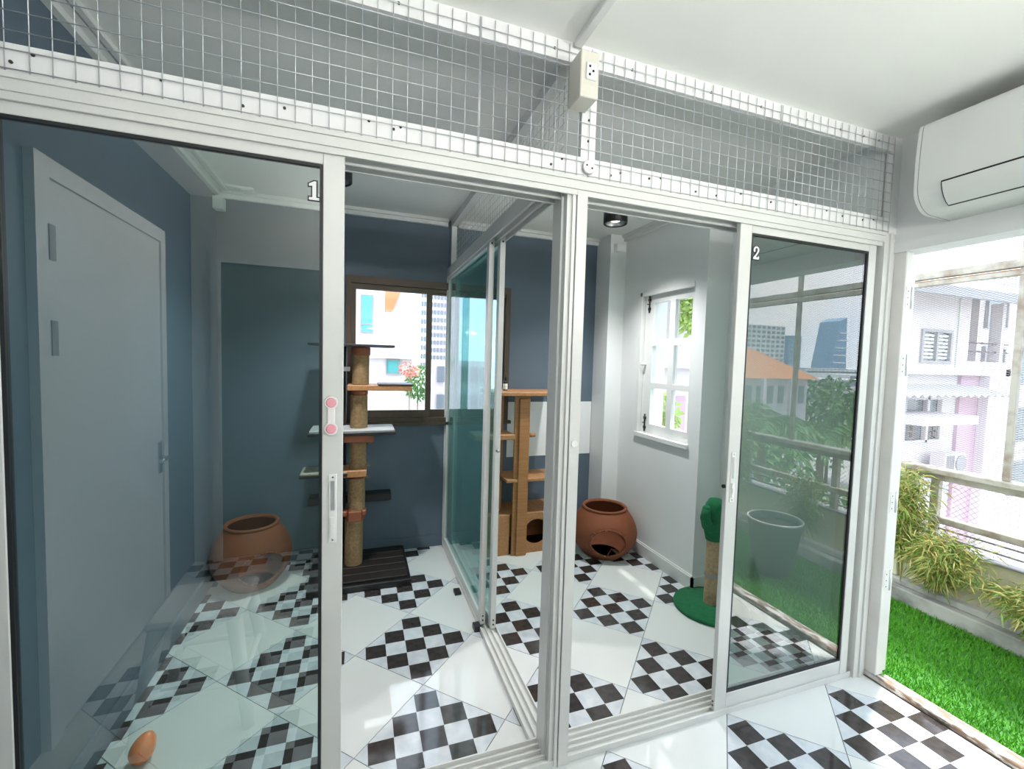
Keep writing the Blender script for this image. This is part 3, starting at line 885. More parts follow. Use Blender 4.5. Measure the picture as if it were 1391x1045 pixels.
BB(0.955, 1.05, 3.20, 3.28, 0.317, 0.56, b=0.003).build('rear_block', OAK, tw)
bt = thing('spray_bottle', (1.075, 3.24, 1.267), 'tiny black bottle with pale label on top of the wooden tower', 'bottle')
MB().lathe([(0, 1.267), (0.018, 1.267), (0.018, 1.33), (0.012, 1.345), (0.0, 1.345)], 1.075, 3.24, 16).build('body', BLACK, bt)
MB().lathe([(0.0185, 1.275), (0.0185, 1.32)], 1.075, 3.24, 16).build('paper_label', PLASTW, bt)
MB().lathe([(0, 1.345), (0.009, 1.345), (0.009, 1.39), (0, 1.39)], 1.075, 3.24, 12).build('cap', BLACK, bt)

# ------------------------------------------------------------------ clay pots with side hole
def clay_pot(cx, cy, R, H, mouth, hole_ang, hole_z, hole_w, hole_h, label):
    pr = thing('clay_cat_pot', (cx, cy, 0), label, 'clay pot', 'round clay cat beds')
    nz, na = 44, 120
    def rad(t):
        z = t
        base, top = 0.56 * R, mouth
        k = math.sin(math.pi * (0.16 + 0.70 * z)) ** 0.85
        lo_ = math.sin(math.pi * 0.16) ** 0.85
        hi_ = math.sin(math.pi * 0.86) ** 0.85
        if z < 0.49: return base + (R - base) * (k - lo_) / (1 - lo_)
        return top + (R - top) * (k - hi_) / (1 - hi_)
    th_ = 0.014
    def cut(a, z):
        da = (a - hole_ang + math.pi) % (2 * math.pi) - math.pi
        s = R * math.sin(da)
        if abs(da) > 1.3: return 9
        return (s / hole_w) ** 2 + ((z - hole_z) / hole_h) ** 2
    m = MB()
    out_v, in_v, fs = [], [], []
    for j in range(nz + 1):
        t = j / nz
        for i in range(na):
            a = 2 * math.pi * i / na
            z = H * t
            aa, zz = a, z
            q = cut(a, z)
            if 0.80 < q < 1.35 :
                # snap vertices near the rim onto the hole outline
                da = (a - hole_ang + math.pi) % (2 * math.pi) - math.pi
                sc = 1 / math.sqrt(q)
                s = max(-1, min(1, math.sin(da) * sc))
                aa = hole_ang + math.asin(s)
                zz = hole_z + (z - hole_z) * sc
            ro = rad(max(0, min(1, zz / H)))
            out_v.append((cx + ro * math.cos(aa), cy + ro * math.sin(aa), zz))
            ri = ro - th_
            in_v.append((cx + ri * math.cos(aa), cy + ri * math.sin(aa), max(zz, 0.012)))
    N = len(out_v)
    keep = set()
    for j in range(nz):
        for i in range(na):
            i2 = (i + 1) % na
            ac_ = (i + 0.5) * 2 * math.pi / na
            if cut(ac_, H * (j + 0.5) / nz) < 0.99: continue
            keep.add((j, i))
    mo, mi = [], []
    edges = []
    for (j, i) in keep:
        i2 = (i + 1) % na
        mo.append((j * na + i, j * na + i2, (j + 1) * na + i2, (j + 1) * na + i))
        for (a, b, nb) in (((j, i), (j, i2), (j - 1, i)), ((j + 1, i), (j + 1, i2), (j + 1, i)), ((j, i), (j + 1, i), (j, (i - 1) % na)), ((j, i2), (j + 1, i2), (j, i2))):
            if nb not in keep and 0 <= nb[0] < nz:
                edges.append((a[0] * na + a[1], b[0] * na + b[1]))
    outer = MB(); outer.add(out_v, mo, True)
    # lip and hole thickness
    lip = [(k * na_ + i, k * na_ + (i + 1) % na, 0, 0) for k, na_ in () for i in range(na)]
    ob_ = MB(); ob_.add(out_v + in_v, mo, True)
    ob_.add([], [])
    for i in range(na):
        i2 = (i + 1) % na
        ob_.f.append((nz * na + i, nz * na + i2, N + nz * na + i2, N + nz * na + i)); ob_.sm.append(True)
    for (a, b) in edges:
        ob_.f.append((a, b, N + b, N + a)); ob_.sm.append(False)
    for q in mo:
        ob_.f.append(tuple(N + k for k in q[::-1])); ob_.sm.append(True)
    ob_.f.append(tuple(range(na))[::-1]); ob_.sm.append(False)
    o = ob_.build('pot_body', TERRA, pr)
    MB().lathe([(mouth - 0.010, H - 0.004), (mouth + 0.006, H - 0.006), (mouth + 0.010, H + 0.006), (mouth + 0.002, H + 0.014), (mouth - 0.012, H + 0.010), (mouth - 0.014, H - 0.004)], cx, cy, 60).build('rim', TERRA, pr)
    rz = MB()
    pa = []
    for k in range(40):
        t = 2 * math.pi * k / 40
        s = max(-1, min(1, hole_w * math.cos(t) / R)); zz = hole_z + hole_h * math.sin(t)
        aa = hole_ang + math.asin(s); ro = rad(zz / H)
        pa.append((cx + ro * math.cos(aa), cy + ro * math.sin(aa), zz))
    rz.tube(pa + [pa[0]], 0.006, 6)
    rz.build('hole_rim', TERRA, pr)
    return pr
clay_pot(-0.650, 3.185, 0.235, 0.395, 0.150, math.radians(-62), 0.165, 0.135, 0.105, 'round terracotta cat pot with side hole in the left room')
clay_pot(1.835, 2.965, 0.255, 0.37, 0.165, math.radians(-112), 0.165, 0.135, 0.105, 'round terracotta cat pot with side hole beside the wooden tower')

# ------------------------------------------------------------------ cactus scratching post
cx, cy = 2.075, 2.09
cp = thing('cactus_scratcher', (cx, cy, 0), 'green felt cactus scratching post on a round green base', 'scratching post')
MB().lathe([(0, 0.001), (0.212, 0.001), (0.219, 0.012), (0.215, 0.026), (0.0, 0.030)], cx - 0.005, cy - 0.01, 48).build('base', GREENF, cp)
prof = []
for i in range(62):
    za = 0.03 + 0.0065 * i
    prof += [(0.037, za), (0.040, za + 0.002), (0.040, za + 0.0045)]
prof.append((0.037, 0.03 + 0.0065 * 62))
MB().lathe(prof, cx, cy, 24).build('sisal_post', M('natural_sisal', (0.56, 0.40, 0.24), 0.9, 0, 0.3, 60, 0.6, 200), cp)
MB().lathe([(0.0415, 0.20), (0.043, 0.21), (0.0415, 0.222)], cx, cy, 24).build('dark_band', BFRAME, cp)
MB().lathe([(0.0, 0.425), (0.046, 0.43), (0.058, 0.485), (0.060, 0.60), (0.055, 0.65), (0.035, 0.685), (0.0, 0.695)], cx, cy, 28).build('cactus_head', GREENF, cp)
def arm(pts, rs, name='cactus_arm'):
    m = MB()
    for (a, b, r0, r1) in zip(pts[:-1], pts[1:], rs[:-1], rs[1:]):
        m.cyl(a, b, r0, r1, 16)
    for p_, r_ in zip(pts, rs):
        m.sphere(p_, r_, 16, 10)
    return m.build(name, GREENF, cp)
arm([(cx - 0.02, cy - 0.01, 0.500), (cx - 0.075, cy - 0.02, 0.535), (cx - 0.098, cy - 0.025, 0.585), (cx - 0.090, cy - 0.025, 0.640)], [0.034, 0.032, 0.028, 0.024])
arm([(cx + 0.02, cy + 0.01, 0.54), (cx + 0.075, cy + 0.01, 0.565), (cx + 0.098, cy + 0.01, 0.61), (cx + 0.095, cy + 0.01, 0.655)], [0.034, 0.032, 0.028, 0.024])

# ------------------------------------------------------------------ orange egg toy
eg = thing('egg_toy', (-0.735, 1.875, 0), 'shiny orange egg shaped toy on the floor of the left room', 'toy')
em = MB()
axis = Vector((0.35, 0.25, 0.88)).normalized()
rot = axis.to_track_quat('Z', 'Y')
n, m_ = 28, 18
vv = []
for j in range(m_ + 1):
    t = math.pi * j / m_
    zz = math.cos(t)
    rr = math.sin(t) * (1 - 0.16 * zz)
    for i in range(n):
        a = 2 * math.pi * i / n
        q = rot @ Vector((0.038 * rr * math.cos(a), 0.038 * rr * math.sin(a), 0.052 * zz))
        vv.append((-0.735 + q.x, 1.875 + q.y, 0.050 + q.z))
em.add(vv, [(j * n + i, (j + 1) * n + i, (j + 1) * n + (i + 1) % n, j * n + (i + 1) % n) for j in range(m_) for i in range(n)], True)
em.build('shell', ORANGE, eg)

# ------------------------------------------------------------------ corridor things seen mirrored in the left glass
dr = thing('door_1', (-1.09, 0.26, 0), 'white panel door in the corridor end wall mirrored in the left glass', 'door', kind='structure')
fr = MB()
fr.box(-1.10, -1.07, -0.29, -0.23, 0, 2.19).box(-1.10, -1.07, 0.72, 0.80, 0, 2.19).box(-1.10, -1.07, -0.23, 0.72, 2.12, 2.19)
fr.build('door_frame', M('gloss_white_door', (0.82, 0.83, 0.83), 0.35), dr)
BB(-1.10, -1.078, -0.228, 0.718, 0.01, 2.118, b=0.003).build('door_leaf', MATS['gloss_white_door'], dr)
for z in (1.47, 1.82):
    B(-1.079, -1.066, 0.70, 0.735, z, z + 0.13).build('hinge', BFRAME, dr)
q = BB(-1.078, -1.070, -0.205, -0.165, 0.80, 0.98, b=0.002).build('handle_plate', CHROME, dr)
MB().cyl((-1.07, -0.185, 0.89), (-1.03, -0.185, 0.89), 0.009, n=10).cyl((-1.03, -0.185, 0.89), (-1.03, -0.07, 0.89), 0.009, n=10).build('lever', CHROME, q)
d2_ = thing('door_2', (-0.2, -0.79, 0), 'dark green framed door in the wall behind the viewer', 'door', kind='structure')
fr = MB()
fr.box(-0.98, -0.92, -0.80, -0.77, 0, 2.19).box(0.30, 0.36, -0.80, -0.77, 0, 2.19).box(-0.92, 0.30, -0.80, -0.77, 2.13, 2.19)
fr.build('door_frame', TRIMP, d2_)
B(-0.92, 0.30, -0.80, -0.785, 0.01, 2.13).build('door_leaf', M('dark_green_door', (0.13, 0.165, 0.14), 0.5), d2_)

ch = thing('plastic_stool', (-0.60, 0.70, 0), 'white plastic stool in the corridor, mirrored in the left glass', 'stool')
WPL = M('white_stool_plastic', (0.82, 0.83, 0.83), 0.35)
ccx, ccy = -0.60, 0.70
for sx in (-1, 1):
    for sy in (-1, 1):
        MB().cyl((ccx + sx * 0.19, ccy + sy * 0.19, 0.0), (ccx + sx * 0.13, ccy + sy * 0.13, 0.43), 0.022, 0.030, 12).build('leg', WPL, ch)
BB(ccx - 0.165, ccx + 0.165, ccy - 0.165, ccy + 0.165, 0.43, 0.46, b=0.012).build('seat', WPL, ch)
for sx in (-1, 1):
    MB().cyl((ccx + sx * 0.165, ccy - 0.165, 0.18), (ccx + sx * 0.165, ccy + 0.165, 0.18), 0.012, n=8).build('stretcher', WPL, ch)
    MB().cyl((ccx - 0.165, ccy + sx * 0.165, 0.18), (ccx + 0.165, ccy + sx * 0.165, 0.18), 0.012, n=8).build('stretcher', WPL, ch)

# ------------------------------------------------------------------ balcony
struct(B(2.442, 3.60, -2.2, 2.55, -0.25, -0.012), 'floor_balcony', KERB, 'weathered concrete slab of the balcony', 'floor')
gm = thing('artificial_grass', (2.9, 0.2, -0.012), 'bright green artificial turf mat on the balcony', 'grass', kind='stuff')
B(2.445, 3.335, -2.1, 2.30, -0.011, -0.004).build('turf_backing', TURFB, gm)
gb = MB()
rnd = random.Random(11)
gv, gf = [], []
for i in range(46000):
    x = rnd.uniform(2.447, 3.333); yy = -2.1 + 4.4 * (rnd.random() ** 0.6)
    a = rnd.uniform(0, 2 * math.pi); w = rnd.uniform(0.002, 0.0036); hh = rnd.uniform(0.016, 0.030)
    lx, ly = rnd.uniform(-0.014, 0.014), rnd.uniform(-0.014, 0.014)
    o = len(gv)
    gv += [(x - w * math.cos(a), yy - w * math.sin(a), -0.004), (x + w * math.cos(a), yy + w * math.sin(a), -0.004), (x + lx, yy + ly, -0.004 + hh)]
    gf.append((o, o + 1, o + 2))
gme = bpy.data.meshes.new('turf_blades')
gw = WORLD[gm.name]
gme.from_pydata([(p[0] - gw[0], p[1] - gw[1], p[2] - gw[2]) for p in gv], [], gf)
gme.materials.append(TURF)
go = bpy.data.objects.new('turf_blades', gme); col.objects.link(go); go.parent = gm
tag(go, kind='stuff')

pw = thing('balcony_parapet', (3.45, 0.2, -0.01), 'cream parapet wall with stained concrete kerb at the balcony edge', 'parapet')
BB(3.345, 3.465, -2.2, 2.35, -0.012, 0.085, b=0.008).build('kerb', KERB, pw)
BB(3.40, 3.465, -2.2, 2.35, 0.085, 0.125, b=0.006).build('kerb_step', KERB, pw)
BB(3.465, 3.58, -2.2, 2.35, -0.012, 0.405, b=0.004).build('wall', CREAMW, pw)
BB(3.455, 3.59, -2.2, 1.86, 0.405, 0.418, b=0.003).build('coping', BFRAME, pw)
BB(3.43, 3.58, 1.86, 2.35, 0.125, 0.855, b=0.006).build('end_pier', CREAMW, pw)

rl = thing('balcony_railing', (3.5, 0.2, 0.418), 'cream painted balcony railing with diamond mesh infill', 'railing')
BB(3.44, 3.54, -2.2, 2.35, 0.858, 0.892, b=0.004).build('handrail', RAILP, rl)
BB(3.485, 3.525, -2.2, 1.85, 0.815, 0.857, b=0.004).build('upper_rail', RAILP, rl)
BB(3.47, 3.515, -2.2, 1.85, 0.545, 0.590, b=0.006).build('middle_rail', RAILP, rl)
for z in (0.455, 0.505):
    MB().cyl((3.515, -2.2, z), (3.515, 1.85, z), 0.006, n=8).build('lower_bar', SCREEN, rl)
for y in (-2.0, -1.2, -0.35, 0.45, 1.18, 1.70):
    BB(3.485, 3.525, y, y + 0.045, 0.42, 0.815, b=0.004).build('baluster', RAILP, rl)
BB(3.48, 3.52, 1.82, 1.855, 0.42, 0.857, b=0.003).build('end_post', ALU2, rl)
def diamond(x, y0, y1, z0, z1, cw, ch_, wd, name, parent):
    m = MB()
    s = ch_ / cw
    for sg in (1, -1):
        c0 = -(y1 - y0) * s if sg == 1 else 0
        c1 = (z1 - z0) if sg == 1 else (z1 - z0) + (y1 - y0) * s
        c = c0
        while c < c1:
            # z = z0 + c + sg*s*(y-y0)
            pts = []
            ya, yb = y0, y1
            za, zb = z0 + c, z0 + c + sg * s * (y1 - y0)
            def yat(z): return y0 + (z - z0 - c) / (sg * s)
            lo_, hi_ = y0, y1
            e1, e2 = yat(z0), yat(z1)
            lo_ = max(lo_, min(e1, e2)); hi_ = min(hi_, max(e1, e2))
            if hi_ - lo_ > 1e-3:
                pA = (x + sg * 0.0008, lo_, z0 + c + sg * s * (lo_ - y0)); pB = (x + sg * 0.0008, hi_, z0 + c + sg * s * (hi_ - y0))
                m.cyl(pA, pB, wd, n=3, caps=False)
            c += ch_
    return m.build(name, SCREEN, parent)
diamond(3.535, -2.1, 1.82, 0.42, 0.857, 0.034, 0.034, 0.0011, 'diamond_mesh', rl)

sc = thing('balcony_screen', (3.49, 0.2, 0.893), 'tall cream framed expanded mesh screen above the balcony railing', 'screen')
for y in (-2.05, -1.33, -0.62, 0.08, 0.72, 1.385):
    BB(3.475, 3.505, y, y + 0.032, 0.893, 2.75, b=0.003).build('upright', RAILP, sc)
BB(3.465, 3.515, -2.2, 2.35, 2.10, 2.145, b=0.003).build('header', RAILP, sc)
BB(3.47, 3.51, -2.2, 2.35, 2.055, 2.085, b=0.003).build('header', RAILP, sc)
BB(3.52, 3.56, -2.2, 2.35, 2.08, 2.10, b=0.003).build('header_slat', OAKX, sc)
BB(3.465, 3.515, -2.2, 2.35, 2.75, 2.80, b=0.003).build('top_bar', RAILP, sc)
diamond(3.51, -2.1, 2.35, 0.893, 2.055, 0.030, 0.0135, 0.0013, 'expanded_mesh', sc)
diamond(3.52, -2.1, 2.35, 2.145, 2.75, 0.030, 0.0135, 0.0013, 'expanded_mesh', sc)

# foliage ------------------------------------------------------------------
def blade(m, p, d, ln, w, rnd):
    d = d.normalized()
    s = d.cross(Vector((rnd.uniform(-1, 1), rnd.uniform(-1, 1), rnd.uniform(-0.3, 1)))).normalized() * w
    mid = p + d * (ln * 0.45)
    tip = p + d * ln + Vector((0, 0, -ln * 0.18))
    o = len(m[0])
    m[0].extend([tuple(p), tuple(mid + s), tuple(tip), tuple(mid - s)])
    m[1].append((o, o + 1, o + 2, o + 3))
def leafmesh(m, name, mat, parent):
    me = bpy.data.meshes.new(name)
    pw_ = WORLD[parent.name]
    me.from_pydata([(p[0] - pw_[0], p[1] - pw_[1], p[2] - pw_[2]) for p in m[0]], [], m[1])
    me.materials.append(mat)
    o = bpy.data.objects.new(name, me); col.objects.link(o); o.parent = parent
    tag(o, kind='stuff')
    return o
def bamboo(base, height, spread, lean, n_st, per, label, seed, yellow=0.5):
    rnd = random.Random(seed)
    b = thing('bamboo_plant', base, label, 'bamboo', 'bamboo along the balcony')
    st = MB(); A, Y_ = ([], []), ([], [])
    for k in range(n_st):
        a = rnd.uniform(0, 2 * math.pi)
        hh = height * rnd.uniform(0.6, 1.0)
        q = [Vector(base)]
        dx, dy = math.cos(a) * spread * rnd.random() + lean[0], math.sin(a) * spread * rnd.random() + lean[1]
        for s in range(1, 6):
            t = s / 5
            q.append(Vector((base[0] + dx * t * t, base[1] + dy * t * t, base[2] + hh * (t * 1.25 - 0.25 * t ** 4 * (1.0 + lean[2])))))
        st.tube([tuple(p) for p in q], 0.0028, 5)
        for s in range(per):
            t = rnd.uniform(0.25, 1.0) * 5
            i = min(4, int(t))
            p = q[i].lerp(q[i + 1], t - i)
            d = Vector((rnd.uniform(-1, 1), rnd.uniform(-1, 1), rnd.uniform(-0.9, 0.5)))
            p = p + d * 0.03 + Vector((rnd.gauss(0, 0.02), rnd.gauss(0, 0.03), rnd.gauss(0, 0.02)))
            (blade(Y_, p, d, rnd.uniform(0.04, 0.095), rnd.uniform(0.0024, 0.0042), rnd) if rnd.random() < yellow else blade(A, p, d, rnd.uniform(0.04, 0.095), rnd.uniform(0.0024, 0.0042), rnd))
    st.build('stems', LEAFB, b)
    leafmesh(A, 'green_leaves', LEAFA, b)
    leafmesh(Y_, 'yellow_leaves', LEAFB, b)
    return b
bamboo((3.36, 1.80, 0.125), 0.85, 0.16, (-0.06, -0.04, 0.3), 20, 150, 'tall yellow green bamboo clump against the cream pier', 21, 0.5)
bamboo((3.36, 1.62, 0.125), 0.50, 0.18, (-0.10, -0.10, 0.8), 24, 170, 'low drooping bamboo clump hanging over the grass edge', 22, 0.62)
bamboo((3.36, 1.14, 0.085), 0.36, 0.18, (-0.10, 0.05, 0.8), 20, 130, 'small pale bamboo clump at the right edge of the grass', 23, 0.5)
bamboo((3.36, 0.35, 0.125), 0.65, 0.22, (-0.05, 0.0, 0.4), 20, 90, 'bushy green bamboo clump further along the parapet', 24, 0.3)
bamboo((3.34, -0.30, 0.085), 1.25, 0.28, (-0.10, 0.0, 0.3), 26, 95, 'tallest bamboo clump near the far railing end', 25, 0.35)
pl_ = thing('stone_planter', (2.86, 0.50, 0.0), 'grey green round stone bowl planter on the balcony grass', 'planter')
MB().lathe([(0.0, 0.002), (0.10, 0.002), (0.13, 0.10), (0.155, 0.25), (0.17, 0.36), (0.175, 0.38), (0.175, 0.41), (0.16, 0.41), (0.15, 0.37)], 2.86, 0.50, 40).build('bowl', STONEB, pl_)
MB().lathe([(0.153, 0.365), (0.09, 0.37), (0.0, 0.375)], 2.86, 0.50, 32).build('soil', M('dark_soil', (0.05, 0.04, 0.03), 0.95, 0, 0.4, 30, 0.6, 60), pl_)
MB().lathe([(0.176, 0.400), (0.181, 0.41), (0.175, 0.416), (0.169, 0.41)], 2.86, 0.50, 40).build('pale_rim', KERB, pl_)

# ------------------------------------------------------------------ world outside
struct(B(-150, 300, -300, 260, -7.2, -7.0), 'ground', GROUND, 'street level ground far below the balcony', 'ground')

# white and pink house to the right
FY = 6.2
eh = thing('white_house', (9.5, 8.5, -7.0), 'white and pink two storey house seen across from the balcony', 'house')
hb = MB()
# front wall with openings cut by stacked boxes
hb.box(3.9, 11.66, FY, FY + 0.2, 1.60, 3.25).box(11.66, 12.67, FY, FY + 0.2, 2.41, 3.25).box(11.66, 12.67, FY, FY + 0.2, 1.60, 1.74).box(12.67, 13.38, FY, FY + 0.2, 1.60, 3.25)
hb.box(3.9, 15.1, FY + 2.4, FY + 2.6, -7, 3.25).box(3.9, 4.1, FY + 0.2, FY + 2.4, -7, 3.25).box(15.0, 15.2, FY, FY + 2.6, -7, 1.62)
hb.box(13.38, 15.2, FY, FY + 0.2, 1.60, 1.78)
hb.box(3.9, 15.2, FY, FY + 2.6, 1.45, 1.60)
hb.build('upper_wall', BWHITE, eh)
lw = MB()
lw.box(3.9, 11.67, FY + 0.25, FY + 0.45, -7, 1.45).box(13.02, 13.6, FY + 0.25, FY + 0.45, -7, 1.45)
lw.box(11.67, 13.02, FY + 0.25, FY + 0.45, 0.89, 1.45).box(11.67, 13.02, FY + 0.25, FY + 0.45, -7, -0.10)
lw.build('lower_wall', BWHITE, eh)
B(13.6, 14.35, FY + 0.18, FY + 0.44, -7, 1.45).build('pink_wall', BPINK, eh)
B(10.2, 11.60, FY + 0.20, FY + 0.25, -7, 0.95).build('pink_wall', BPINK, eh)
B(14.35, 15.0, FY, FY + 0.2, -7, 1.45).build('corner_pillar', BWHITE, eh)
B(14.6, 14.75, FY - 0.02, FY + 0.2, 1.78, 3.2).build('loggia_post', BWHITE, eh)
lg = MB().box(13.38, 15.2, FY + 1.6, FY + 1.7, 1.78, 3.25)
lg.build('loggia_back_wall', M('loggia_brown', (0.33, 0.25, 0.21), 0.8, 0, 0.2, 2), eh)
for z in (2.02, 2.22):
    MB().cyl((13.38, FY + 0.05, z), (15.1, FY + 0.05, z), 0.02, n=6).build('loggia_rail', BDARK, eh)
w_ = B(11.66, 12.67, FY + 0.04, FY + 0.16, 1.74, 2.41).build('window', BGLASS, eh)
f_ = MB().box(11.62, 11.69, FY - 0.04, FY + 0.03, 1.70, 2.45).box(12.64, 12.71, FY - 0.04, FY + 0.03, 1.70, 2.45).box(11.69, 12.64, FY - 0.04, FY + 0.03, 2.39, 2.45).box(11.69, 12.64, FY - 0.04, FY + 0.03, 1.70, 1.76).box(12.14, 12.20, FY - 0.04, FY + 0.03, 1.76, 2.39)
f_.build('window_frame', BFRAME, w_)
for a in (11.74, 12.25):
    for k in range(7):
        B(a, a + 0.36, FY + 0.0, FY + 0.03, 1.80 + k * 0.082, 1.85 + k * 0.082).build('shutter_slat', ROOFG, w_)
w_ = B(11.67, 13.02, FY + 0.30, FY + 0.40, -0.10, 0.89).build('window', BGLASS, eh)
f_ = MB().box(11.63, 11.71, FY + 0.2, FY + 0.29, -0.14, 0.92).box(12.98, 13.06, FY + 0.2, FY + 0.29, -0.14, 0.92).box(12.45, 12.53, FY + 0.2, FY + 0.29, -0.14, 0.92).box(11.71, 12.98, FY + 0.2, FY + 0.29, 0.86, 0.92).box(11.71, 12.98, FY + 0.2, FY + 0.29, -0.14, -0.08)
f_.box(11.71, 12.98, FY + 0.2, FY + 0.29, 0.44, 0.49)
f_.build('window_frame', BWHITE, w_)
for a in (11.78, 12.03, 12.58, 12.80):
    for k in range(3):
        B(a, a + 0.16, FY + 0.24, FY + 0.29, -0.02 + k * 0.155, 0.09 + k * 0.155).build('pane', BDARK, w_)
# wavy awning and small canopy
aw = MB()
n = 60
for sgn in (0,):
    top, bot = [], []
    vv, ffc = [], []
    for i in range(n + 1):
        x = 10.4 + 3.9 * i / n
        dz = 0.035 * math.sin(i * math.pi / 2)
        vv += [(x, FY + 0.25, 1.20 + dz), (x, FY - 0.45, 1.02 + dz), (x, FY - 0.45, 1.00 + dz), (x, FY + 0.25, 1.18 + dz)]
    for i in range(n):
        for k in range(4):
            ffc.append((i * 4 + k, i * 4 + (k + 1) % 4, (i + 1) * 4 + (k + 1) % 4, (i + 1) * 4 + k))
    aw.add(vv, ffc)
aw.build('corrugated_awning', ROOFG, eh)
B(10.6, 12.45, FY - 0.7, FY + 0.2, 0.42, 0.60).build('canopy', BWHITE, eh)
rf = MB()
rf.prism([(FY - 0.9, 3.05), (FY + 1.2, 3.95), (FY + 3.4, 3.05), (FY + 3.4, 3.20), (FY + 1.2, 4.10), (FY - 0.9, 3.20)], 0, 3.3, 15.9)
rf.build('roof', ROOFG, eh)
B(3.3, 15.9, FY - 0.95, FY - 0.88, 2.98, 3.16).build('eave_gutter', BFRAME, eh)
for x in (8.5, 10.8, 12.9):
    B(x, x + 0.05, FY - 0.03, FY, 1.62, 3.2).build('wall_joint', ROOFG, eh)
au = thing('outdoor_condenser', (12.8, 6.0, -0.85), 'white outdoor air conditioner unit on the pink house wall', 'air conditioner')
BB(12.42, 13.20, 5.98, 6.28, -0.80, -0.33, b=0.02).build('casing', BWHITE, au)
q = MB().cyl((12.98, 5.98, -0.56), (12.98, 5.96, -0.56), 0.19, n=28).build('fan_grille', BFRAME, au)
for k in range(5):
    B(12.46 + k * 0.06, 12.49 + k * 0.06, 5.965, 5.98, -0.76, -0.37).build('grille_slat', BFRAME, au)
B(12.3, 13.55, 5.9, 6.37, -0.88, -0.805).build('support_shelf', ROOFG, au)
# further white building to the right edge
rb = thing('white_apartment_block', (19.5, 9, -7), 'white apartment block at the far right behind the mesh screen', 'building')
B(15.9, 24, 7.2, 11, -7, 4.5).build('wall', BWHITE, rb)
for z in (-1.6, 0.0, 1.7, 3.2):
    for x in (16.2, 18.0, 20.0):
        w_ = B(x, x + 0.9, 7.16, 7.2, z - 0.4, z + 0.5).build('window', BGLASS, rb)
        MB().box(x - 0.05, x, 7.12, 7.2, z - 0.45, z + 0.55).box(x + 0.9, x + 0.95, 7.12, 7.2, z - 0.45, z + 0.55).box(x, x + 0.9, 7.12, 7.2, z + 0.5, z + 0.55).box(x, x + 0.9, 7.12, 7.2, z - 0.45, z - 0.4).build('window_frame', BFRAME, w_)

# view out of the back window
bw = thing('white_building', (-1.0, 13, -7), 'white building with tall teal window seen through the back window', 'building')
B(-6, 1.22, 12, 15, -7, 7).build('wall', BWHITE, bw)
w_ = B(0.04, 0.30, 11.97, 12.0, 2.14, 3.06).build('window', BTEAL, bw)
MB().box(0.01, 0.04, 11.94, 12.0, 2.11, 3.09).box(0.30, 0.33, 11.94, 12.0, 2.11, 3.09).box(0.04, 0.30, 11.94, 12.0, 3.06, 3.09).box(0.04, 0.30, 11.94, 12.0, 2.11, 2.14).box(0.04, 0.30, 11.94, 12.0, 2.32, 2.35).build('window_frame', BFRAME, w_)
MB().prism([(0.62, 2.68), (0.80, 2.70), (1.0, 3.2), (0.62, 3.2)], 1, 11.8, 12.0).build('terracotta_gable', ROOFO, bw)
sh_ = thing('low_house', (0.9, 10.5, -7), 'low white house with small grey window beyond the back window', 'house')
B(-0.8, 1.13, 10.2, 11.2, -7, 1.47).build('wall', BWHITE, sh_)
w_ = B(0.575, 0.83, 10.16, 10.2, 1.14, 1.44).build('window', BTEAL, sh_)
MB().box(0.555, 0.58, 10.13, 10.2, 1.12, 1.46).box(0.825, 0.85, 10.13, 10.2, 1.12, 1.46).box(0.58, 0.825, 10.13, 10.2, 1.12, 1.15).box(0.58, 0.825, 10.13, 10.2, 1.43, 1.46).build('window_frame', BFRAME, w_)
B(-0.9, 1.2, 10.0, 11.2, 1.47, 1.56).build('roof_slab', ROOFG, sh_)
def tower(name, x0, x1, y0, y1, z1, mat, label, nx, nz, winmat, z_from=0.0, cat='tower'):
    t = thing(name, ((x0 + x1) / 2, (y0 + y1) / 2, -7), label, cat)
    B(x0, x1, y0, y1, -7, z1).build('wall', mat, t)
    dx = (x1 - x0) / nx
    dz = (z1 - z_from) / nz
    wm = MB()
    front = y0 if y0 > 0 else y1
    oy = -0.15 if y0 > 0 else 0.15
    shared_w = MB().box(-dx * 0.32, dx * 0.32, min(0, oy), max(0, oy), -dz * 0.28, dz * 0.28).mesh('window', winmat, (0, 0, 0))
    for i in range(nx):
        for k in range(nz):
            place('window', shared_w, t, (x0 + (i + 0.5) * dx, front, z_from + (k + 0.5) * dz))
    return t
tower('apartment_tower', 7.7, 9.2, 60, 62, 14, TOWW, 'pale slim apartment tower left of the window mullion', 4, 12, BGLASS)
tower('apartment_tower', 9.5, 12.5, 64, 68, 13, M('pale_pink_tower', (0.60, 0.52, 0.57), 0.8, 0, 0.1, 0.2), 'pinkish apartment tower right of the window mullion', 6, 12, BGLASS)
tower('balcony_block', 2.35, 4.2, 14.5, 16, 1.45, BWHITE, 'white low block with rows of openings beyond the back window', 5, 5, BGLASS, -3.2, 'building')

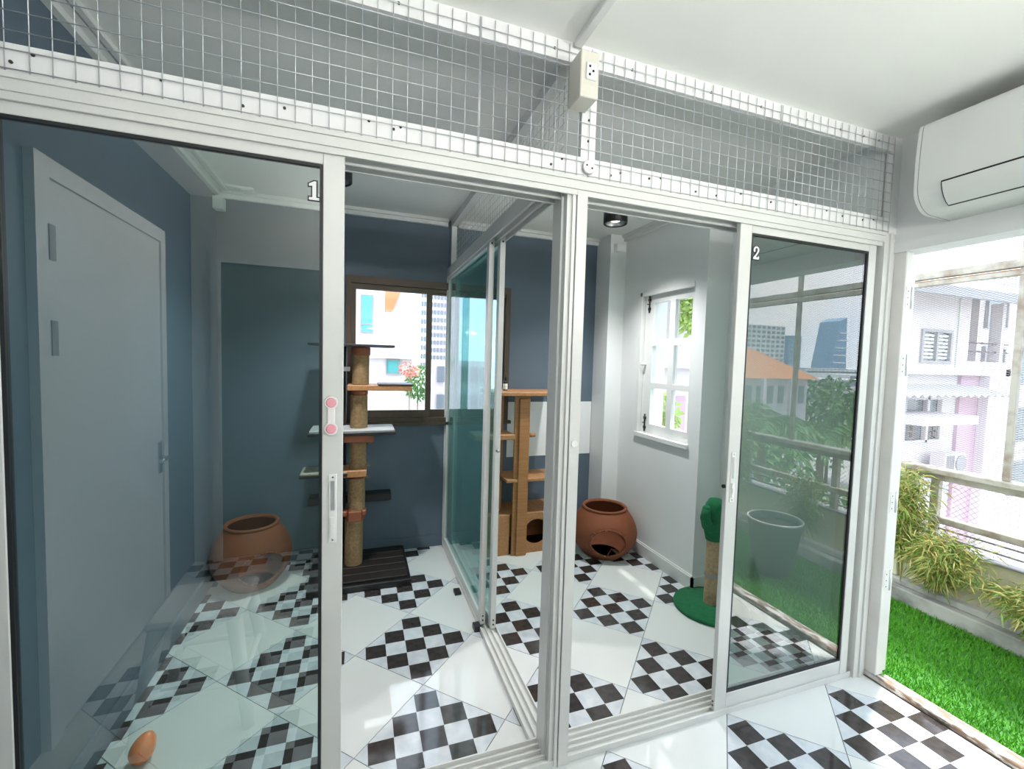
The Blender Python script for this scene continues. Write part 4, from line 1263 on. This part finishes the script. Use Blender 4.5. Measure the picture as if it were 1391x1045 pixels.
def tree(base, z0, z1, r, n, ln, label, mat, seed, name='leafy_tree', group='trees in the neighbourhood', trunk=0.08, flat=1.0):
    rnd = random.Random(seed)
    t = thing(name, (base[0], base[1], -7.0), label, 'tree', group)
    MB().cyl((base[0], base[1], -7.0), (base[0], base[1], z0 + (z1 - z0) * 0.5), trunk, trunk * 0.5, 8).build('trunk', BARK, t)
    m = ([], [])
    c = Vector((base[0], base[1], (z0 + z1) / 2))
    hz = (z1 - z0) / 2
    for i in range(n):
        d = Vector((rnd.gauss(0, 1), rnd.gauss(0, 1), rnd.gauss(0, 1))).normalized()
        rr = rnd.random() ** 0.45
        p = c + Vector((d.x * r * rr, d.y * r * rr, d.z * hz * rr))
        dd = d + Vector((rnd.uniform(-1, 1), rnd.uniform(-1, 1), rnd.uniform(-1, 0.6)))
        blade(m, p, dd, ln * rnd.uniform(0.6, 1.2), ln * 0.25, rnd)
    leafmesh(m, 'foliage', mat, t)
    return t
tree((1.22, 9.80), 0.55, 1.35, 0.26, 500, 0.10, 'small green tree in front of the low house beyond the window', LEAFC, 31, trunk=0.03)
fl_ = tree((0.98, 9.22), 1.1, 1.42, 0.18, 160, 0.08, 'pink orange flowering bush beside the low house', M('flower_pink', (0.75, 0.28, 0.22), 0.7, 0, 0.3, 4), 32, name='flowering_bush', trunk=0.02)
tree((4.95, 5.55), 2.0, 2.7, 0.30, 500, 0.14, 'light green tree outside the upper panes of the casement window', LEAFP, 33, trunk=0.03)
tree((4.35, 5.60), 0.35, 1.05, 0.30, 500, 0.12, 'bright green shrub top low outside the casement window', LEAFP, 34, trunk=0.03)
B(5.05, 5.55, FY + 0.20, FY + 0.25, 0.2, 0.95).build('pink_wall', BPINK, eh)

# view mirrored in the right glass
GM = 1.413
oh = thing('orange_roof_house', (26, -20.5, -7), 'house with orange hipped tile roof mirrored in the right glass', 'house')
B(22.4, 29.4, -23, -19.2, -7, 0.9).build('wall', BWHITE, oh)
rf = MB()
e = 0.5
rv = [(22.4 - e, -19.2 + e, 0.80), (29.4 + e, -19.2 + e, 0.80), (29.4 + e, -23 - e, 0.80), (22.4 - e, -23 - e, 0.80), (25.0, -21.1, 2.85), (26.2, -21.1, 2.85)]
rf.add(rv, [(0, 1, 5, 4), (1, 2, 5), (2, 3, 4, 5), (3, 0, 4), (3, 2, 1, 0)])
rf.build('roof', ROOFO, oh)
for k in range(7):
    w_ = B(22.9 + k * 0.95, 23.4 + k * 0.95, -19.2, -19.16, -0.9, 0.3).build('window', BGLASS, oh)
for k in range(6):
    B(22.9 + k * 0.95, 23.4 + k * 0.95, -19.2, -19.16, -3.2, -2.0).build('window', BGLASS, oh)
for k in range(3):
    B(22.2 + k * 2.4, 22.45 + k * 2.4, -18.7, -18.5, -7, 0.8).build('column', BWHITE, oh)
tower('white_highrise', 158, 184, -155, -147, 20.5, TOWW, 'broad white residential high rise mirrored in the right glass', 9, 9, BGLASS, 2.0)
tower('blue_office_tower', 187, 194.5, -155, -147, 16.6, TOWB, 'short blue glass office tower mirrored in the right glass', 3, 6, BGLASS, 4.0)
t3 = thing('tapered_glass_tower', (219, -150, -7), 'tall tapered blue glass tower mirrored in the right glass', 'tower')
MB().add([(213, -147, -7), (226, -147, -7), (226, -157, -7), (213, -157, -7), (219.5, -147, 25), (224, -147, 27), (224, -157, 27), (219.5, -157, 25)], [(0, 1, 5, 4), (1, 2, 6, 5), (2, 3, 7, 6), (3, 0, 4, 7), (4, 5, 6, 7), (3, 2, 1, 0)]).build('glass_shaft', TOWB, t3)
for k in range(6):
    B(214.6 + k * 0.9, 225.2, -146.9, -146.6, 1 + k * 3.6, 1.5 + k * 3.6).build('floor_band', TOWW, t3)
rnd = random.Random(5)
for i, (x, y, w, d, z) in enumerate(((38, -26, 9, 5, 0.6), (50, -30, 14, 6, 1.0), (62, -44, 18, 8, 1.4), (47.5, -22, 5, 4, -0.4), (70, -56, 19, 7, 1.7), (90, -62, 24, 8, 1.6))):
    names = ['nearest', 'second', 'third', 'small grey', 'wide distant', 'farthest']
    b_ = thing('low_apartment_row', (x + w / 2, y - d / 2, -7), 'low white apartment row among trees, %s of the mirrored skyline' % names[i], 'building', 'low apartment rows')
    B(x, x + w, y - d, y, -7, z).build('wall', TOWW, b_)
    for k in range(2):
        B(x - 0.2, x + w + 0.2, y, y + 0.3, z - 1.1 - 1.3 * k, z - 0.75 - 1.3 * k).build('balcony_slab', BWHITE, b_)
        B(x + 0.2, x + w - 0.2, y, y + 0.05, z - 0.65 - 1.3 * k, z - 0.15 - 1.3 * k).build('window_band', BGLASS, b_)
def palm(bx, by, zc, ln, label, seed, nf=16):
    rnd = random.Random(seed)
    t = thing('palm_tree', (bx, by, -7), label, 'palm', 'palms below the balcony')
    MB().cyl((bx, by, -7), (bx, by, zc), 0.16, 0.11, 10).build('trunk', BARK, t)
    for k in range(nf):
        a = 2 * math.pi * k / nf + rnd.uniform(-0.2, 0.2)
        el = rnd.uniform(0.1, 1.2)
        m = ([], [])
        prev = Vector((bx, by, zc))
        for s in range(1, 11):
            u = s / 10
            p = Vector((bx + math.cos(a) * ln * u * math.cos(el * (1 - u * 0.7)), by + math.sin(a) * ln * u * math.cos(el * (1 - u * 0.7)), zc + ln * (math.sin(el) * u - 0.85 * u * u)))
            d = (p - prev)
            side = d.cross(Vector((0, 0, 1))).normalized()
            for sg in (-1, 1):
                for q in (0.25, 0.75):
                    blade(m, prev.lerp(p, q), side * sg + d.normalized() * 0.7 + Vector((0, 0, -0.5)), ln * 0.36 * (1.15 - u), 0.022 * ln, rnd)
            prev = p
        leafmesh(m, 'frond', LEAFD, t)
    return t
palm(11.4, -7.0, -0.1, 2.0, 'palm tree with long fronds mirrored mid height in the right glass', 41)
palm(7.2, -6.8, -1.0, 1.7, 'smaller palm tree left of the tall palm', 42)
palm(15.6, -8.2, -0.9, 1.9, 'palm tree at the right of the mirrored group', 43)
for i, (x, y, z0, z1, r, lab) in enumerate(((5.9, -2.6, -3.4, -0.5, 1.15, 'dense tree just below the balcony, nearest to it'), (8.4, -3.4, -3.6, -0.7, 1.25, 'dense tree below the balcony, second in the row'), (11.2, -3.6, -3.9, -1.1, 1.3, 'dense tree below the balcony, third in the row'), (12.6, -12.4, -4.2, -0.9, 2.4, 'wide dark tree behind the palms'), (19.2, -14.0, -4.0, -0.9, 2.8, 'broad tree in front of the orange roof house'), (33, -20, -3.5, 0.8, 3.2, 'round tree beside the low apartment rows'), (52, -41.5, -3.5, 1.4, 4.6, 'large distant tree below the towers'), (96, -77, -3.5, 1.9, 6.0, 'wide distant tree crown under the skyline'))):
    tree((x, y), z0, z1, r, 1500, 0.16 * max(1.2, r), lab, LEAFC if i % 2 else LEAFD, 50 + i, trunk=0.12)
